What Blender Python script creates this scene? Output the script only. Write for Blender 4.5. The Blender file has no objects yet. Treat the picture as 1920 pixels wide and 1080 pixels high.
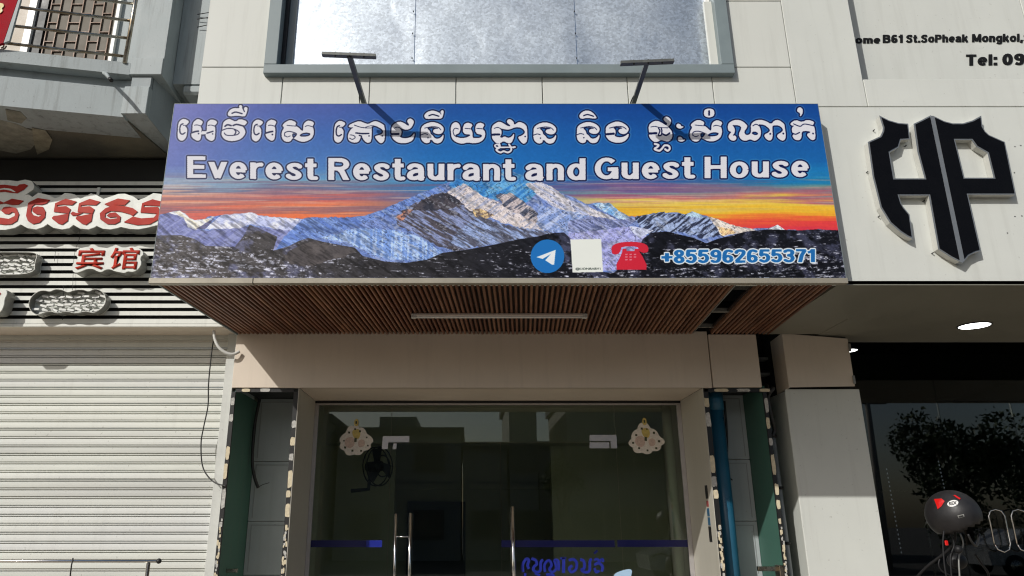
import bpy, bmesh, math, random
import numpy as np
from mathutils import Vector, Matrix, noise as mnoise
from mathutils.geometry import tessellate_polygon
random.seed(7)
SC = bpy.context.scene
COL = SC.collection
# ------------------------------------------------------------------ camera, sky, sun, exposure
F, PCX, PCY, PITCH, CAMZ = 1387.0, 880.0, 540.0, math.radians(17.67), 1.6
cam_d = bpy.data.cameras.new('camera'); cam = bpy.data.objects.new('camera', cam_d); COL.objects.link(cam)
cam.location = (0, 0, CAMZ); cam.rotation_euler = (math.pi/2 + PITCH, 0, 0)
cam_d.sensor_width = 36; cam_d.lens = F/1920*36; cam_d.shift_x = (960-PCX)/1920
cam_d.clip_end = 1000; cam_d.clip_start = 0.05
SC.camera = cam
w = bpy.data.worlds.new('World'); SC.world = w; w.use_nodes = True
nt = w.node_tree; bg = nt.nodes['Background']
sky = nt.nodes.new('ShaderNodeTexSky'); sky.sky_type = 'NISHITA'; sky.sun_disc = False
SUN = Vector((-0.80, -1.0, 0.82)).normalized()          # towards the sun
sky.sun_elevation = math.asin(SUN.z); sky.sun_rotation = math.atan2(SUN.x, SUN.y)
sky.air_density = 1.0; sky.dust_density = 2.0; sky.ozone_density = 1.0
nt.links.new(sky.outputs[0], bg.inputs[0]); bg.inputs[1].default_value = 0.075
sl = bpy.data.lights.new('sun', 'SUN'); sl.energy = 3.0; sl.angle = math.radians(0.55); sl.color = (1.0, 0.975, 0.925)
so = bpy.data.objects.new('sun', sl); COL.objects.link(so)
so.rotation_euler = SUN.to_track_quat('Z', 'Y').to_euler()
SC.view_settings.view_transform = 'Standard'; SC.view_settings.look = 'None'
SC.view_settings.exposure = 0.0; SC.view_settings.gamma = 1.0; SC.view_settings.use_curve_mapping = False
SC.render.engine = 'CYCLES'
SC.cycles.pixel_filter_type = 'BLACKMAN_HARRIS'; SC.cycles.filter_width = 1.15; SC.cycles.max_bounces = 8; SC.cycles.transparent_max_bounces = 12; SC.cycles.use_denoising = True
SC.cycles.caustics_reflective = True; SC.cycles.blur_glossy = 0.5

CP, SP = math.cos(PITCH), math.sin(PITCH)
def at(px, py, Y):                       # the point of the plane at depth Y that a pixel of the photograph shows
    u = (px-PCX)/F; v = (PCY-py)/F
    dy = CP - v*SP; dz = SP + v*CP
    return Vector((u/dy*Y, Y, CAMZ + dz/dy*Y))
def axz(px, py, Y):
    p = at(px, py, Y); return (p.x, p.z)
def srgb(c):
    return tuple((x/255/12.92 if x/255 <= .04045 else ((x/255+.055)/1.055)**2.4) for x in c)

# ------------------------------------------------------------------ materials
def nd(nt, t, **kw):
    n = nt.nodes.new(t)
    for k, v in kw.items():
        if hasattr(n, k): setattr(n, k, v)
    return n
def pm(name, col, rough=.6, metal=0.0, var=.10, scale=5.0, bump=.05, streak=0.0, stain=(.16,.14,.11), spots=0.0, spec=.5, stretch=(1,1,1), var2=None, coat=0.0, fine=60.0):
    m = bpy.data.materials.new(name); m.use_nodes = True
    t = m.node_tree; L = t.links.new; b = t.nodes['Principled BSDF']
    geo = nd(t, 'ShaderNodeNewGeometry'); mp = nd(t, 'ShaderNodeMapping'); mp.inputs['Scale'].default_value = stretch
    L(geo.outputs['Position'], mp.inputs[0])
    n1 = nd(t, 'ShaderNodeTexNoise'); n1.inputs['Scale'].default_value = scale; n1.inputs['Detail'].default_value = 6; n1.inputs['Roughness'].default_value = .6
    L(mp.outputs[0], n1.inputs[0])
    mr = nd(t, 'ShaderNodeMapRange'); mr.inputs[1].default_value = .3; mr.inputs[2].default_value = .7
    mr.inputs[3].default_value = 1-var; mr.inputs[4].default_value = 1+var; L(n1.outputs[0], mr.inputs[0])
    mul = nd(t, 'ShaderNodeVectorMath', operation='SCALE'); mul.inputs[0].default_value = col[:3]; L(mr.outputs[0], mul.inputs['Scale'])
    out = mul.outputs[0]
    def mixto(fac, c):
        nonlocal out
        mx = nd(t, 'ShaderNodeMix', data_type='RGBA'); L(fac, mx.inputs[0]); L(out, mx.inputs[6]); mx.inputs[7].default_value = (*c, 1); out = mx.outputs[2]
    if var2 is not None:
        n4 = nd(t, 'ShaderNodeTexNoise'); n4.inputs['Scale'].default_value = scale*.35; n4.inputs['Detail'].default_value = 3; L(mp.outputs[0], n4.inputs[0])
        r4 = nd(t, 'ShaderNodeMapRange'); r4.inputs[1].default_value = .42; r4.inputs[2].default_value = .62; L(n4.outputs[0], r4.inputs[0]); mixto(r4.outputs[0], var2)
    if streak:
        m2 = nd(t, 'ShaderNodeMapping'); m2.inputs['Scale'].default_value = (9, 9, .55); L(geo.outputs['Position'], m2.inputs[0])
        n2 = nd(t, 'ShaderNodeTexNoise'); n2.inputs['Scale'].default_value = 1.6; n2.inputs['Detail'].default_value = 7; n2.inputs['Roughness'].default_value = .65; L(m2.outputs[0], n2.inputs[0])
        r2 = nd(t, 'ShaderNodeMapRange'); r2.inputs[1].default_value = .52; r2.inputs[2].default_value = .80; r2.inputs[4].default_value = streak; L(n2.outputs[0], r2.inputs[0])
        mixto(r2.outputs[0], stain)
    if spots:
        n3 = nd(t, 'ShaderNodeTexNoise'); n3.inputs['Scale'].default_value = 38; n3.inputs['Detail'].default_value = 2; L(geo.outputs['Position'], n3.inputs[0])
        r3 = nd(t, 'ShaderNodeMapRange'); r3.inputs[1].default_value = .70; r3.inputs[2].default_value = .76; r3.inputs[4].default_value = spots; L(n3.outputs[0], r3.inputs[0])
        mixto(r3.outputs[0], stain)
    L(out, b.inputs['Base Color'])
    b.inputs['Metallic'].default_value = metal; b.inputs['Specular IOR Level'].default_value = spec
    b.inputs['Coat Weight'].default_value = coat; b.inputs['Coat Roughness'].default_value = .1
    rr = nd(t, 'ShaderNodeMapRange'); rr.inputs[1].default_value = .3; rr.inputs[2].default_value = .7
    rr.inputs[3].default_value = max(.02, rough-.08); rr.inputs[4].default_value = min(1, rough+.08); L(n1.outputs[0], rr.inputs[0]); L(rr.outputs[0], b.inputs['Roughness'])
    if bump:
        nb = nd(t, 'ShaderNodeTexNoise'); nb.inputs['Scale'].default_value = fine; nb.inputs['Detail'].default_value = 4; L(mp.outputs[0], nb.inputs[0])
        bp = nd(t, 'ShaderNodeBump'); bp.inputs['Strength'].default_value = bump; bp.inputs['Distance'].default_value = .01; L(nb.outputs[0], bp.inputs['Height']); L(bp.outputs[0], b.inputs['Normal'])
    return m
M = {}
M['white_clad'] = pm('white_clad', (.64,.65,.605), .5, spec=.3, var=.03, scale=1.5, bump=.01, streak=.17, spots=.0)
M['white_clad2'] = pm('white_clad2', (.63,.645,.605), .5, spec=.3, var=.035, scale=2.0, bump=.01, streak=.14, spots=.25)
M['cream_clad'] = pm('cream_clad', (.68,.59,.49), .42, var=.04, scale=2, bump=.015, streak=.12)
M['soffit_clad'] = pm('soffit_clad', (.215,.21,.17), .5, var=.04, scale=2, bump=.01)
M['reveal'] = pm('reveal', (.47,.45,.39), .5, var=.04, scale=2, bump=.01, streak=.12)
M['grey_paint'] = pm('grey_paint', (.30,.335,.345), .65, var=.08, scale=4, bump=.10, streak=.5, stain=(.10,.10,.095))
M['grey_paint_lit'] = pm('grey_paint_lit', (.36,.40,.405), .62, var=.08, scale=5, bump=.12, streak=.8, stain=(.10,.10,.085), spots=.5)  # lighter copy of grey_paint for sunlit faces, light put into the colour
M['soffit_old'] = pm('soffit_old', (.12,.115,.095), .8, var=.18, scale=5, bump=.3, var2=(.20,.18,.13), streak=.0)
M['frame_grey'] = pm('frame_grey', (.21,.255,.265), .45, var=.05, scale=5, bump=.02, streak=.15)
M['joint'] = pm('joint', (.03,.03,.028), .8, var=.1)
M['black'] = pm('black', (.012,.012,.012), .5, var=.1)
M['black_rubber'] = pm('black_rubber', (.018,.018,.018), .45, var=.1)
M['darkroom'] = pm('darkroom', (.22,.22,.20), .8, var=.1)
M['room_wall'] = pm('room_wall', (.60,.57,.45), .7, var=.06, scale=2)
M['wood'] = pm('wood', (.15,.066,.038), .42, var=.30, scale=7, bump=.12, stretch=(6,1,6), var2=(.20,.085,.045))
for k_, c_ in enumerate(((.20,.095,.055),(.14,.058,.033),(.235,.115,.066),(.17,.072,.040))):
    M['wood%d' % k_] = pm('wood%d' % k_, c_, .42, var=.28, scale=7, bump=.12, stretch=(6,1,6), var2=tuple(x*1.3 for x in c_))
M['wood_back'] = pm('wood_back', (.025,.012,.009), .7, var=.2)
M['trim'] = pm('trim', (.33,.30,.24), .4, metal=.2, var=.08, streak=.2)
M['louvre'] = pm('louvre', (.72,.725,.67), .55, var=.05, scale=3, bump=.02, streak=.25, spots=.2)
M['louvre_back'] = pm('louvre_back', (.02,.02,.02), .8, var=.1)
M['shutter'] = pm('shutter', (.70,.72,.655), .55, metal=.0, spec=.25, var=.06, scale=2, bump=.02, streak=.0, spots=.35, stretch=(.4,1,3), var2=(.62,.63,.59), stain=(.2,.19,.16))
M['shutter1'] = pm('shutter1', (.66,.675,.62), .55, spec=.25, var=.10, scale=2.5, bump=.03, spots=.5, stretch=(.35,1,4), var2=(.54,.545,.52), stain=(.2,.19,.16))
M['shutter2'] = pm('shutter2', (.72,.735,.675), .52, spec=.3, var=.05, scale=1.6, bump=.02, spots=.3, streak=.14, stretch=(.35,1,3), var2=(.65,.66,.65), stain=(.22,.21,.18))
M['rail_paint'] = pm('rail_paint', (.55,.56,.53), .45, var=.07, scale=8, bump=.06, streak=.3, spots=.6, stain=(.3,.3,.28))
M['red_face'] = pm('red_face', (.40,.022,.014), .5, var=.10, scale=9, bump=.0, var2=(.47,.04,.022), spec=.15)
M['white_face'] = pm('white_face', (.70,.72,.67), .3, var=.06, scale=9, bump=.03, spots=.3, streak=.2)
M['tin'] = pm('tin', (.30,.30,.28), .45, metal=.55, var=.15, scale=12, bump=.08)
M['tin_bright'] = pm('tin_bright', (.62,.62,.60), .28, metal=.9, var=.1, scale=9, bump=.25, fine=14)
M['module'] = pm('module', (.72,.72,.68), .4, var=.2, scale=30)
M['chrome'] = pm('chrome', (.75,.75,.74), .16, metal=1, var=.03)
M['steel'] = pm('steel', (.52,.49,.42), .28, metal=1, var=.12, scale=20, var2=(.36,.28,.19), bump=.05)
M['galv_arm'] = pm('galv_arm', (.13,.135,.125), .5, metal=.4, var=.2, scale=25, bump=.1)
M['green_wall'] = pm('green_wall', (.055,.145,.112), .6, var=.08, scale=4, bump=.05, streak=.2)
M['tile_grey'] = pm('tile_grey', (.40,.44,.445), .42, var=.06, scale=3, bump=.03, spots=.3, streak=.15)
M['foam_cream'] = pm('foam_cream', (.62,.54,.38), .7, var=.15, scale=40, bump=.3)
M['foam_white'] = pm('foam_white', (.46,.45,.42), .7, var=.25, scale=60, bump=.5)
M['blue_pipe'] = pm('blue_pipe', (.013,.11,.19), .35, var=.08, scale=6, streak=.2)
M['grey_pvc'] = pm('grey_pvc', (.28,.30,.30), .5, var=.1, scale=8)
M['hp_black'] = pm('hp_black', (.004,.004,.005), .28, var=.1, scale=10, spec=.12, bump=0)
M['hp_return'] = pm('hp_return', (.22,.235,.25), .35, metal=.35, var=.06, scale=10, bump=.02)
M['return_white'] = pm('return_white', (.58,.58,.54), .35, var=.06, scale=10, bump=.03)
M['letter_black'] = pm('letter_black', (.012,.012,.012), .5, var=.1, spec=.2)
M['brown_glass'] = pm('brown_glass', (.085,.068,.052), .5, var=.25, scale=3, var2=(.15,.13,.10), spec=.15, bump=0)
M['brown_bar'] = pm('brown_bar', (.13,.075,.045), .5, metal=.2, var=.15, scale=20)
M['bright_panel'] = pm('bright_panel', (.42,.36,.28), .5, var=.18, scale=4, bump=.05)
M['white_paint'] = pm('white_paint', (.80,.79,.76), .4, var=.04, scale=10)
M['red_cloth'] = pm('red_cloth', (.33,.006,.016), .7, spec=.1, var=.15, scale=8, bump=.1)
M['yellow'] = pm('yellow', (.58,.44,.12), .5, var=.2, scale=40)
M['sticker_cream'] = pm('sticker_cream', (.72,.66,.58), .5, var=.14, scale=45)
M['petal'] = pm('petal', (.60,.44,.36), .5, var=.2, scale=60)
M['sticker_dark'] = pm('sticker_dark', (.06,.06,.02), .4, var=.2, scale=60)
M['stripe_blue'] = pm('stripe_blue', (.003,.004,.085), .35, var=.06, scale=5)
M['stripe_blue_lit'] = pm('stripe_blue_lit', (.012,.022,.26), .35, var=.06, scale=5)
M['decal_red'] = pm('decal_red', (.30,.06,.06), .4)
M['decal_blue'] = pm('decal_blue', (.03,.10,.18), .4, var=.4, scale=90)
M['pale_blue'] = pm('pale_blue', (.40,.58,.78), .3, var=.03, coat=.4)
M['patch_metal'] = pm('patch_metal', (.52,.50,.50), .38, metal=.55, var=.05, scale=20)
M['tube_plastic'] = pm('tube_plastic', (.66,.58,.52), .3, var=.03)
M['conduit'] = pm('conduit', (.60,.60,.57), .4, var=.05)
M['helmet'] = pm('helmet', (.014,.013,.014), .52, var=.2, scale=20, spec=.5)
M['red_gloss'] = pm('red_gloss', (.65,.01,.008), .3, var=.05, coat=.6)
M['bike_black'] = pm('bike_black', (.012,.012,.013), .5, var=.2, spec=.3)
M['asphalt'] = pm('asphalt', (.07,.066,.060), .9, var=.15, scale=3, bump=.3)
M['pavement'] = pm('pavement', (.36,.305,.235), .75, var=.12, scale=3, bump=.1, spots=.3)
M['far_wall'] = pm('far_wall', (.36,.33,.29), .8, var=.1, scale=.8, streak=.3)
M['far_wall2'] = pm('far_wall2', (.28,.27,.25), .8, var=.12, scale=.8, streak=.3)
M['far_roof'] = pm('far_roof', (.12,.10,.09), .8, var=.1)
M['far_glass'] = pm('far_glass', (.03,.035,.04), .15, var=.1)
M['bark'] = pm('bark', (.09,.065,.045), .9, var=.2, scale=10, bump=.4)
M['leaf'] = pm('leaf', (.045,.075,.022), .55, var=.4, scale=2.5)
M['car_paint'] = pm('car_paint', (.55,.55,.55), .25, metal=.3, var=.03, coat=.8)
M['tyre'] = pm('tyre', (.02,.02,.02), .8)

def galvanised():
    m = pm('galvanised_sheet', (.60,.63,.66), .47, metal=.92, var=.04, scale=2.0, bump=0)
    t = m.node_tree; L = t.links.new; b = t.nodes['Principled BSDF']
    geo = nd(t, 'ShaderNodeNewGeometry')
    v = nd(t, 'ShaderNodeTexVoronoi'); v.inputs['Scale'].default_value = 60; L(geo.outputs['Position'], v.inputs[0])
    n = nd(t, 'ShaderNodeTexNoise'); n.inputs['Scale'].default_value = 95; n.inputs['Detail'].default_value = 3; L(geo.outputs['Position'], n.inputs[0])
    sep = nd(t, 'ShaderNodeSeparateColor'); L(v.outputs['Color'], sep.inputs[0])
    mr = nd(t, 'ShaderNodeMapRange'); mr.inputs[3].default_value = .80; mr.inputs[4].default_value = 1.12; L(sep.outputs[0], mr.inputs[0])
    mr2 = nd(t, 'ShaderNodeMapRange'); mr2.inputs[1].default_value = .3; mr2.inputs[2].default_value = .7; mr2.inputs[3].default_value = .90; mr2.inputs[4].default_value = 1.08; L(n.outputs[0], mr2.inputs[0])
    mm = nd(t, 'ShaderNodeMath', operation='MULTIPLY'); L(mr.outputs[0], mm.inputs[0]); L(mr2.outputs[0], mm.inputs[1])
    sc = nd(t, 'ShaderNodeVectorMath', operation='SCALE'); sc.inputs[0].default_value = (.58,.635,.69); L(mm.outputs[0], sc.inputs['Scale']); L(sc.outputs[0], b.inputs['Base Color'])
    bp = nd(t, 'ShaderNodeBump'); bp.inputs['Strength'].default_value = .07; bp.inputs['Distance'].default_value = .01
    L(mm.outputs[0], bp.inputs['Height']); L(bp.outputs[0], b.inputs['Normal'])
    return m
M['galv'] = galvanised()
def glass(name, tint, ior=1.5, boost=1.0):
    m = bpy.data.materials.new(name); m.use_nodes = True; t = m.node_tree; t.nodes.clear(); L = t.links.new
    o = nd(t, 'ShaderNodeOutputMaterial'); mx = nd(t, 'ShaderNodeMixShader'); tr = nd(t, 'ShaderNodeBsdfTransparent'); gl = nd(t, 'ShaderNodeBsdfGlossy')
    fr = nd(t, 'ShaderNodeFresnel'); fr.inputs[0].default_value = ior
    tr.inputs[0].default_value = (*tint, 1); gl.inputs['Roughness'].default_value = 0.0; gl.inputs[0].default_value = (boost, boost, boost, 1)
    L(fr.outputs[0], mx.inputs[0]); L(tr.outputs[0], mx.inputs[1]); L(gl.outputs[0], mx.inputs[2]); L(mx.outputs[0], o.inputs[0])
    return m
M['door_glass'] = glass('door_glass', (.86,.92,.86), 1.62, 1.0)
M['shop_glass'] = glass('shop_glass', (.42,.46,.46), 1.6, 1.0)
def emis(name, c, s):
    m = bpy.data.materials.new(name); m.use_nodes = True; b = m.node_tree.nodes['Principled BSDF']
    b.inputs['Base Color'].default_value = (*c, 1); b.inputs['Emission Color'].default_value = (*c, 1); b.inputs['Emission Strength'].default_value = s
    return m
M['lamp_lit'] = emis('lamp_lit', (1, .99, .96), 7.0)

# ------------------------------------------------------------------ builders
def link(name, me, mat=None, parent=None, loc=None):
    o = bpy.data.objects.new(name, me); COL.objects.link(o)
    if mat is not None and len(me.materials) == 0: me.materials.append(mat if not isinstance(mat, str) else M[mat])
    if loc is not None: o.location = loc
    if parent is not None: attach(o, parent)
    return o
def worldloc(p):
    l = Vector((0,0,0))
    while p is not None:
        l += p.location if p.parent is None else (p.location + p.matrix_parent_inverse.translation)
        p = p.parent
    return l
def attach(o, parent):
    o.parent = parent; o.matrix_parent_inverse = Matrix.Translation(-worldloc(parent))
def mesh(name, vs, fs, mat, parent=None, smooth=False, loc=None):
    me = bpy.data.meshes.new(name); me.from_pydata([tuple(v) for v in vs], [], fs); me.update()
    if smooth: me.shade_smooth()
    return link(name, me, mat, parent, loc)
def box_data(x0,x1,y0,y1,z0,z1, bev=0.0):
    bm = bmesh.new(); r = bmesh.ops.create_cube(bm, size=1)
    bmesh.ops.scale(bm, vec=(x1-x0, y1-y0, z1-z0), verts=bm.verts); bmesh.ops.translate(bm, vec=((x0+x1)/2,(y0+y1)/2,(z0+z1)/2), verts=bm.verts)
    if bev: bmesh.ops.bevel(bm, geom=bm.edges[:], offset=bev, segments=1, affect='EDGES')
    return bm
def from_bm(name, bm, mat, parent=None, smooth=False, loc=None):
    me = bpy.data.meshes.new(name); bmesh.ops.recalc_face_normals(bm, faces=bm.faces); bm.to_mesh(me); bm.free()
    if smooth: me.shade_smooth()
    return link(name, me, mat, parent, loc)
def box(name, x0,x1,y0,y1,z0,z1, mat, parent=None, bev=0.0):
    c = Vector(((x0+x1)/2,(y0+y1)/2,(z0+z1)/2))
    bm = box_data(x0-c.x,x1-c.x,y0-c.y,y1-c.y,z0-c.z,z1-c.z,bev)
    o = from_bm(name, bm, mat, None, loc=c)
    if parent is not None: attach(o, parent)
    return o
def hexa(name, front, back, mat, parent=None):       # 4 front corners + 4 back corners (same order)
    n = len(front); vs = list(front)+list(back)
    fs = [tuple(range(n)), tuple(reversed(range(n, 2*n)))] + [(i, (i+1)%n, n+(i+1)%n, n+i)[::-1] for i in range(n)]
    return mesh(name, vs, fs, mat, parent)
def tube_data(pts, r, n=8, cap=True):
    pts = [Vector(p) for p in pts]; vs = []; fs = []
    rs = r if isinstance(r, (list, tuple)) else [r]*len(pts)
    prev = None
    for i, p in enumerate(pts):
        d = (pts[min(i+1, len(pts)-1)] - pts[max(i-1, 0)]).normalized()
        a = Vector((0,0,1)) if abs(d.z) < .9 else Vector((1,0,0))
        if prev is not None: a = prev
        u = (a - d*a.dot(d)).normalized(); v = d.cross(u); prev = u
        for k in range(n):
            t = 2*math.pi*k/n; vs.append(p + u*math.cos(t)*rs[i] + v*math.sin(t)*rs[i])
    for i in range(len(pts)-1):
        for k in range(n): fs.append((i*n+k, i*n+(k+1)%n, (i+1)*n+(k+1)%n, (i+1)*n+k))
    if cap: fs.append(tuple(reversed(range(n)))); fs.append(tuple(range((len(pts)-1)*n, len(pts)*n)))
    return vs, fs
def tube(name, pts, r, mat, parent=None, n=10):
    vs, fs = tube_data(pts, r, n); return mesh(name, vs, fs, mat, parent, smooth=True)
def smoothline(pts, k=6):
    pts = [Vector(p) for p in pts]; out = []
    for i in range(len(pts)-1):
        p0 = pts[max(i-1,0)]; p1 = pts[i]; p2 = pts[i+1]; p3 = pts[min(i+2,len(pts)-1)]
        for j in range(k):
            t = j/k; out.append(.5*((2*p1)+(p2-p0)*t+(2*p0-5*p1+4*p2-p3)*t*t+(3*p1-p0-3*p2+p3)*t**3))
    out.append(pts[-1]); return out
def shape_data(loops, y0, y1, closed_back=True):            # loops in (x, z); extruded from y0 (front) to y1 (back)
    def ccw(l): return sum(l[i][0]*l[(i+1)%len(l)][1]-l[(i+1)%len(l)][0]*l[i][1] for i in range(len(l))) > 0
    loops = [l if ccw(l) == (k == 0) else l[::-1] for k, l in enumerate(loops)]
    tris = tessellate_polygon([[Vector((x, z, 0)) for x, z in l] for l in loops])
    flat = [p for l in loops for p in l]; n = len(flat)
    vs = [(x, y0, z) for x, z in flat] + [(x, y1, z) for x, z in flat]; fs = []
    for t in tris:
        a, b, c = [flat[i] for i in t]
        if (b[0]-a[0])*(c[1]-a[1])-(b[1]-a[1])*(c[0]-a[0]) < 0: t = t[::-1]
        fs.append(tuple(t)); 
        if closed_back: fs.append(tuple(i+n for i in t[::-1]))
    s = 0
    for l in loops:
        m = len(l)
        for i in range(m): fs.append((s+i, s+n+i, s+n+(i+1)%m, s+(i+1)%m))
        s += m
    return vs, fs
def shape(name, loops, y0, y1, mat, parent=None):
    vs, fs = shape_data(loops, y0, y1); return mesh(name, vs, fs, mat, parent)
def rounded(l, k=2):                                         # soften a loop (Chaikin)
    for _ in range(k):
        o = []
        for i in range(len(l)):
            a, b = l[i], l[(i+1)%len(l)]
            o += [(a[0]*.75+b[0]*.25, a[1]*.75+b[1]*.25), (a[0]*.25+b[0]*.75, a[1]*.25+b[1]*.75)]
        l = o
    return l
def offset_loop(l, d):                                       # mitred offset, + is outwards
    n = len(l); area = sum(l[i][0]*l[(i+1)%n][1]-l[(i+1)%n][0]*l[i][1] for i in range(n)); s = 1 if area > 0 else -1
    out = []
    for i in range(n):
        p0, p1, p2 = Vector(l[i-1]), Vector(l[i]), Vector(l[(i+1)%n])
        a = (p1-p0).normalized(); b = (p2-p1).normalized()
        na = Vector((a.y, -a.x))*s; nb = Vector((b.y, -b.x))*s; m = (na+nb)
        if m.length < 1e-6: m = na
        m.normalize(); c = max(.35, m.dot(na)); out.append(tuple(p1 + m*(d/c)))
    return out
def thing(name, label, cat, loc=(0,0,0), group=None):
    o = bpy.data.objects.new(name, None); COL.objects.link(o); o.location = loc; o.empty_display_size = .2
    o['label'] = label; o['category'] = cat
    if group: o['group'] = group
    return o
def tag(o, label, cat, group=None):
    o['label'] = label; o['category'] = cat
    if group: o['group'] = group
    return o
def struct(o): o['kind'] = 'structure'; return o
def text_mesh(s, size, offset=0.0, extrude=0.0, spacing=1.0):
    c = bpy.data.curves.new('lettering', 'FONT'); c.body = s; c.size = size; c.offset = offset; c.extrude = extrude; c.space_character = spacing; c.resolution_u = 4
    o = bpy.data.objects.new('lettering', c); COL.objects.link(o); bpy.context.view_layer.update()
    me = bpy.data.meshes.new_from_object(o.evaluated_get(bpy.context.evaluated_depsgraph_get()))
    bpy.data.objects.remove(o); return me
def place_text(name, s, x0, x1, zbase, height, y, mat, parent=None, offset=.0, extrude=.01, spacing=1.0):
    # upright lettering on the wall at depth y, spanning x0..x1 ; height = full extent
    me = text_mesh(s, 1.0, offset, 0.0, spacing)
    co = np.empty(len(me.vertices)*3); me.vertices.foreach_get('co', co); co = co.reshape(-1,3)
    mn, mx = co.min(0), co.max(0)
    bm = bmesh.new(); bm.from_mesh(me)
    for v in bm.verts:
        v.co = Vector((x0+(v.co.x-mn[0])/(mx[0]-mn[0])*(x1-x0), y, zbase+(v.co.y-mn[1])/(mx[1]-mn[1])*height))
    if extrude:
        r = bmesh.ops.extrude_face_region(bm, geom=bm.faces[:])
        bmesh.ops.translate(bm, vec=(0, extrude, 0), verts=[e for e in r['geom'] if isinstance(e, bmesh.types.BMVert)])
    o = from_bm(name, bm, mat, parent); return o

# ================================================================== GROUND AND STREET
struct(mesh('ground', [(-300,-300,-.02),(300,-300,-.02),(300,300,-.02),(-300,300,-.02)], [(0,1,2,3)], 'asphalt'))
pv = struct(box('pavement', -14, 16, 1.2, 14, -.01, .14, 'pavement'))

# ================================================================== THE BANNER PRINT (flat print drawn as numbers, sun haze at its left included in the colours)
SY = 4.60                                               # depth of the sign's face
SX0, SX1, SZ0, SZ1 = at(329,195,SY).x, at(1533,195,SY).x, at(281,521,SY).z, at(329,195,SY).z
SX0 = (at(329,195,SY).x + at(281,521,SY).x)/2; SX1 = (at(1533,195,SY).x + at(1586,520,SY).x)/2
TW, TH = 2560, 736
def rng_noise(w, h, cx, cy, seed):
    r = np.random.RandomState(seed); g = r.rand(cy+2, cx+2)
    x = np.linspace(0, cx, w, endpoint=False); y = np.linspace(0, cy, h, endpoint=False)
    xi = x.astype(int); yi = y.astype(int); fx = x-xi; fy = y-yi; fx = fx*fx*(3-2*fx); fy = fy*fy*(3-2*fy)
    a = g[np.ix_(yi, xi)]; b = g[np.ix_(yi, xi+1)]; c = g[np.ix_(yi+1, xi)]; d = g[np.ix_(yi+1, xi+1)]
    fx = fx[None,:]; fy = fy[:,None]
    return (a*(1-fx)+b*fx)*(1-fy)+(c*(1-fx)+d*fx)*fy
def fbm(w, h, cx, cy, seed, oct=5, gain=.5):
    s = 0; a = 1; t = 0
    for i in range(oct):
        s = s + a*rng_noise(w, h, cx*2**i, cy*2**i, seed+i); t += a; a *= gain
    return (s/t).astype(np.float32)
xs = SX0 + (np.arange(TW)+.5)/TW*(SX1-SX0); zs = SZ1 - (np.arange(TH)+.5)/TH*(SZ1-SZ0)
r_ = (zs-CAMZ)/SY; vv = (r_*CP-SP)/(CP+r_*SP)           # pixel row of every texel row
PYr = PCY - vv*F; dyr = CP - vv*SP
PX = (PCX + (xs[None,:]/SY)*dyr[:,None]*F).astype(np.float32); PY = np.repeat(PYr[:,None], TW, 1).astype(np.float32)
def bbox(x0, y0, x1, y1):
    r0 = max(0, int(np.searchsorted(PYr, y0))-1); r1 = min(TH, int(np.searchsorted(PYr, y1))+2)
    if r1 <= r0: return None
    c = (PX[r0:r1] >= x0) & (PX[r0:r1] <= x1); cols = np.where(c.any(0))[0]
    if len(cols) == 0: return None
    return r0, r1, cols[0], cols[-1]+1
def poly(mask, pts, val=True):
    pts = np.array(pts, float); bb = bbox(pts[:,0].min()-1, pts[:,1].min()-1, pts[:,0].max()+1, pts[:,1].max()+1)
    if bb is None: return
    r0,r1,c0,c1 = bb; X = PX[r0:r1,c0:c1]; Y = PY[r0:r1,c0:c1]; ins = np.zeros(X.shape, bool)
    for i in range(len(pts)):
        xa,ya = pts[i]; xb,yb = pts[(i+1)%len(pts)]
        if ya == yb: continue
        c = ((ya > Y) != (yb > Y)) & (X < (xb-xa)*(Y-ya)/(yb-ya)+xa); ins ^= c
    mask[r0:r1,c0:c1][ins] = val
def disc(mask, x, y, r, val=True):
    bb = bbox(x-r, y-r, x+r, y+r)
    if bb is None: return
    r0,r1,c0,c1 = bb; d = (PX[r0:r1,c0:c1]-x)**2+(PY[r0:r1,c0:c1]-y)**2 < r*r
    mask[r0:r1,c0:c1][d] = val
def stroke(mask, pts, wd, val=True, round_=True):
    for i in range(len(pts)-1):
        (xa,ya),(xb,yb) = pts[i], pts[i+1]; d = math.hypot(xb-xa, yb-ya) or 1e-6; nx, ny = -(yb-ya)/d*wd/2, (xb-xa)/d*wd/2
        poly(mask, [(xa+nx,ya+ny),(xb+nx,yb+ny),(xb-nx,yb-ny),(xa-nx,ya-ny)], val)
    if round_:
        for p in pts: disc(mask, p[0], p[1], wd/2, val)
def cat(pts, k=4):
    return [(p.x, p.y) for p in smoothline([(a, b, 0) for a, b in pts], k)]
def softpoly(mask, pts, val=True):
    poly(mask, rounded(list(pts), 1), val)
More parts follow.
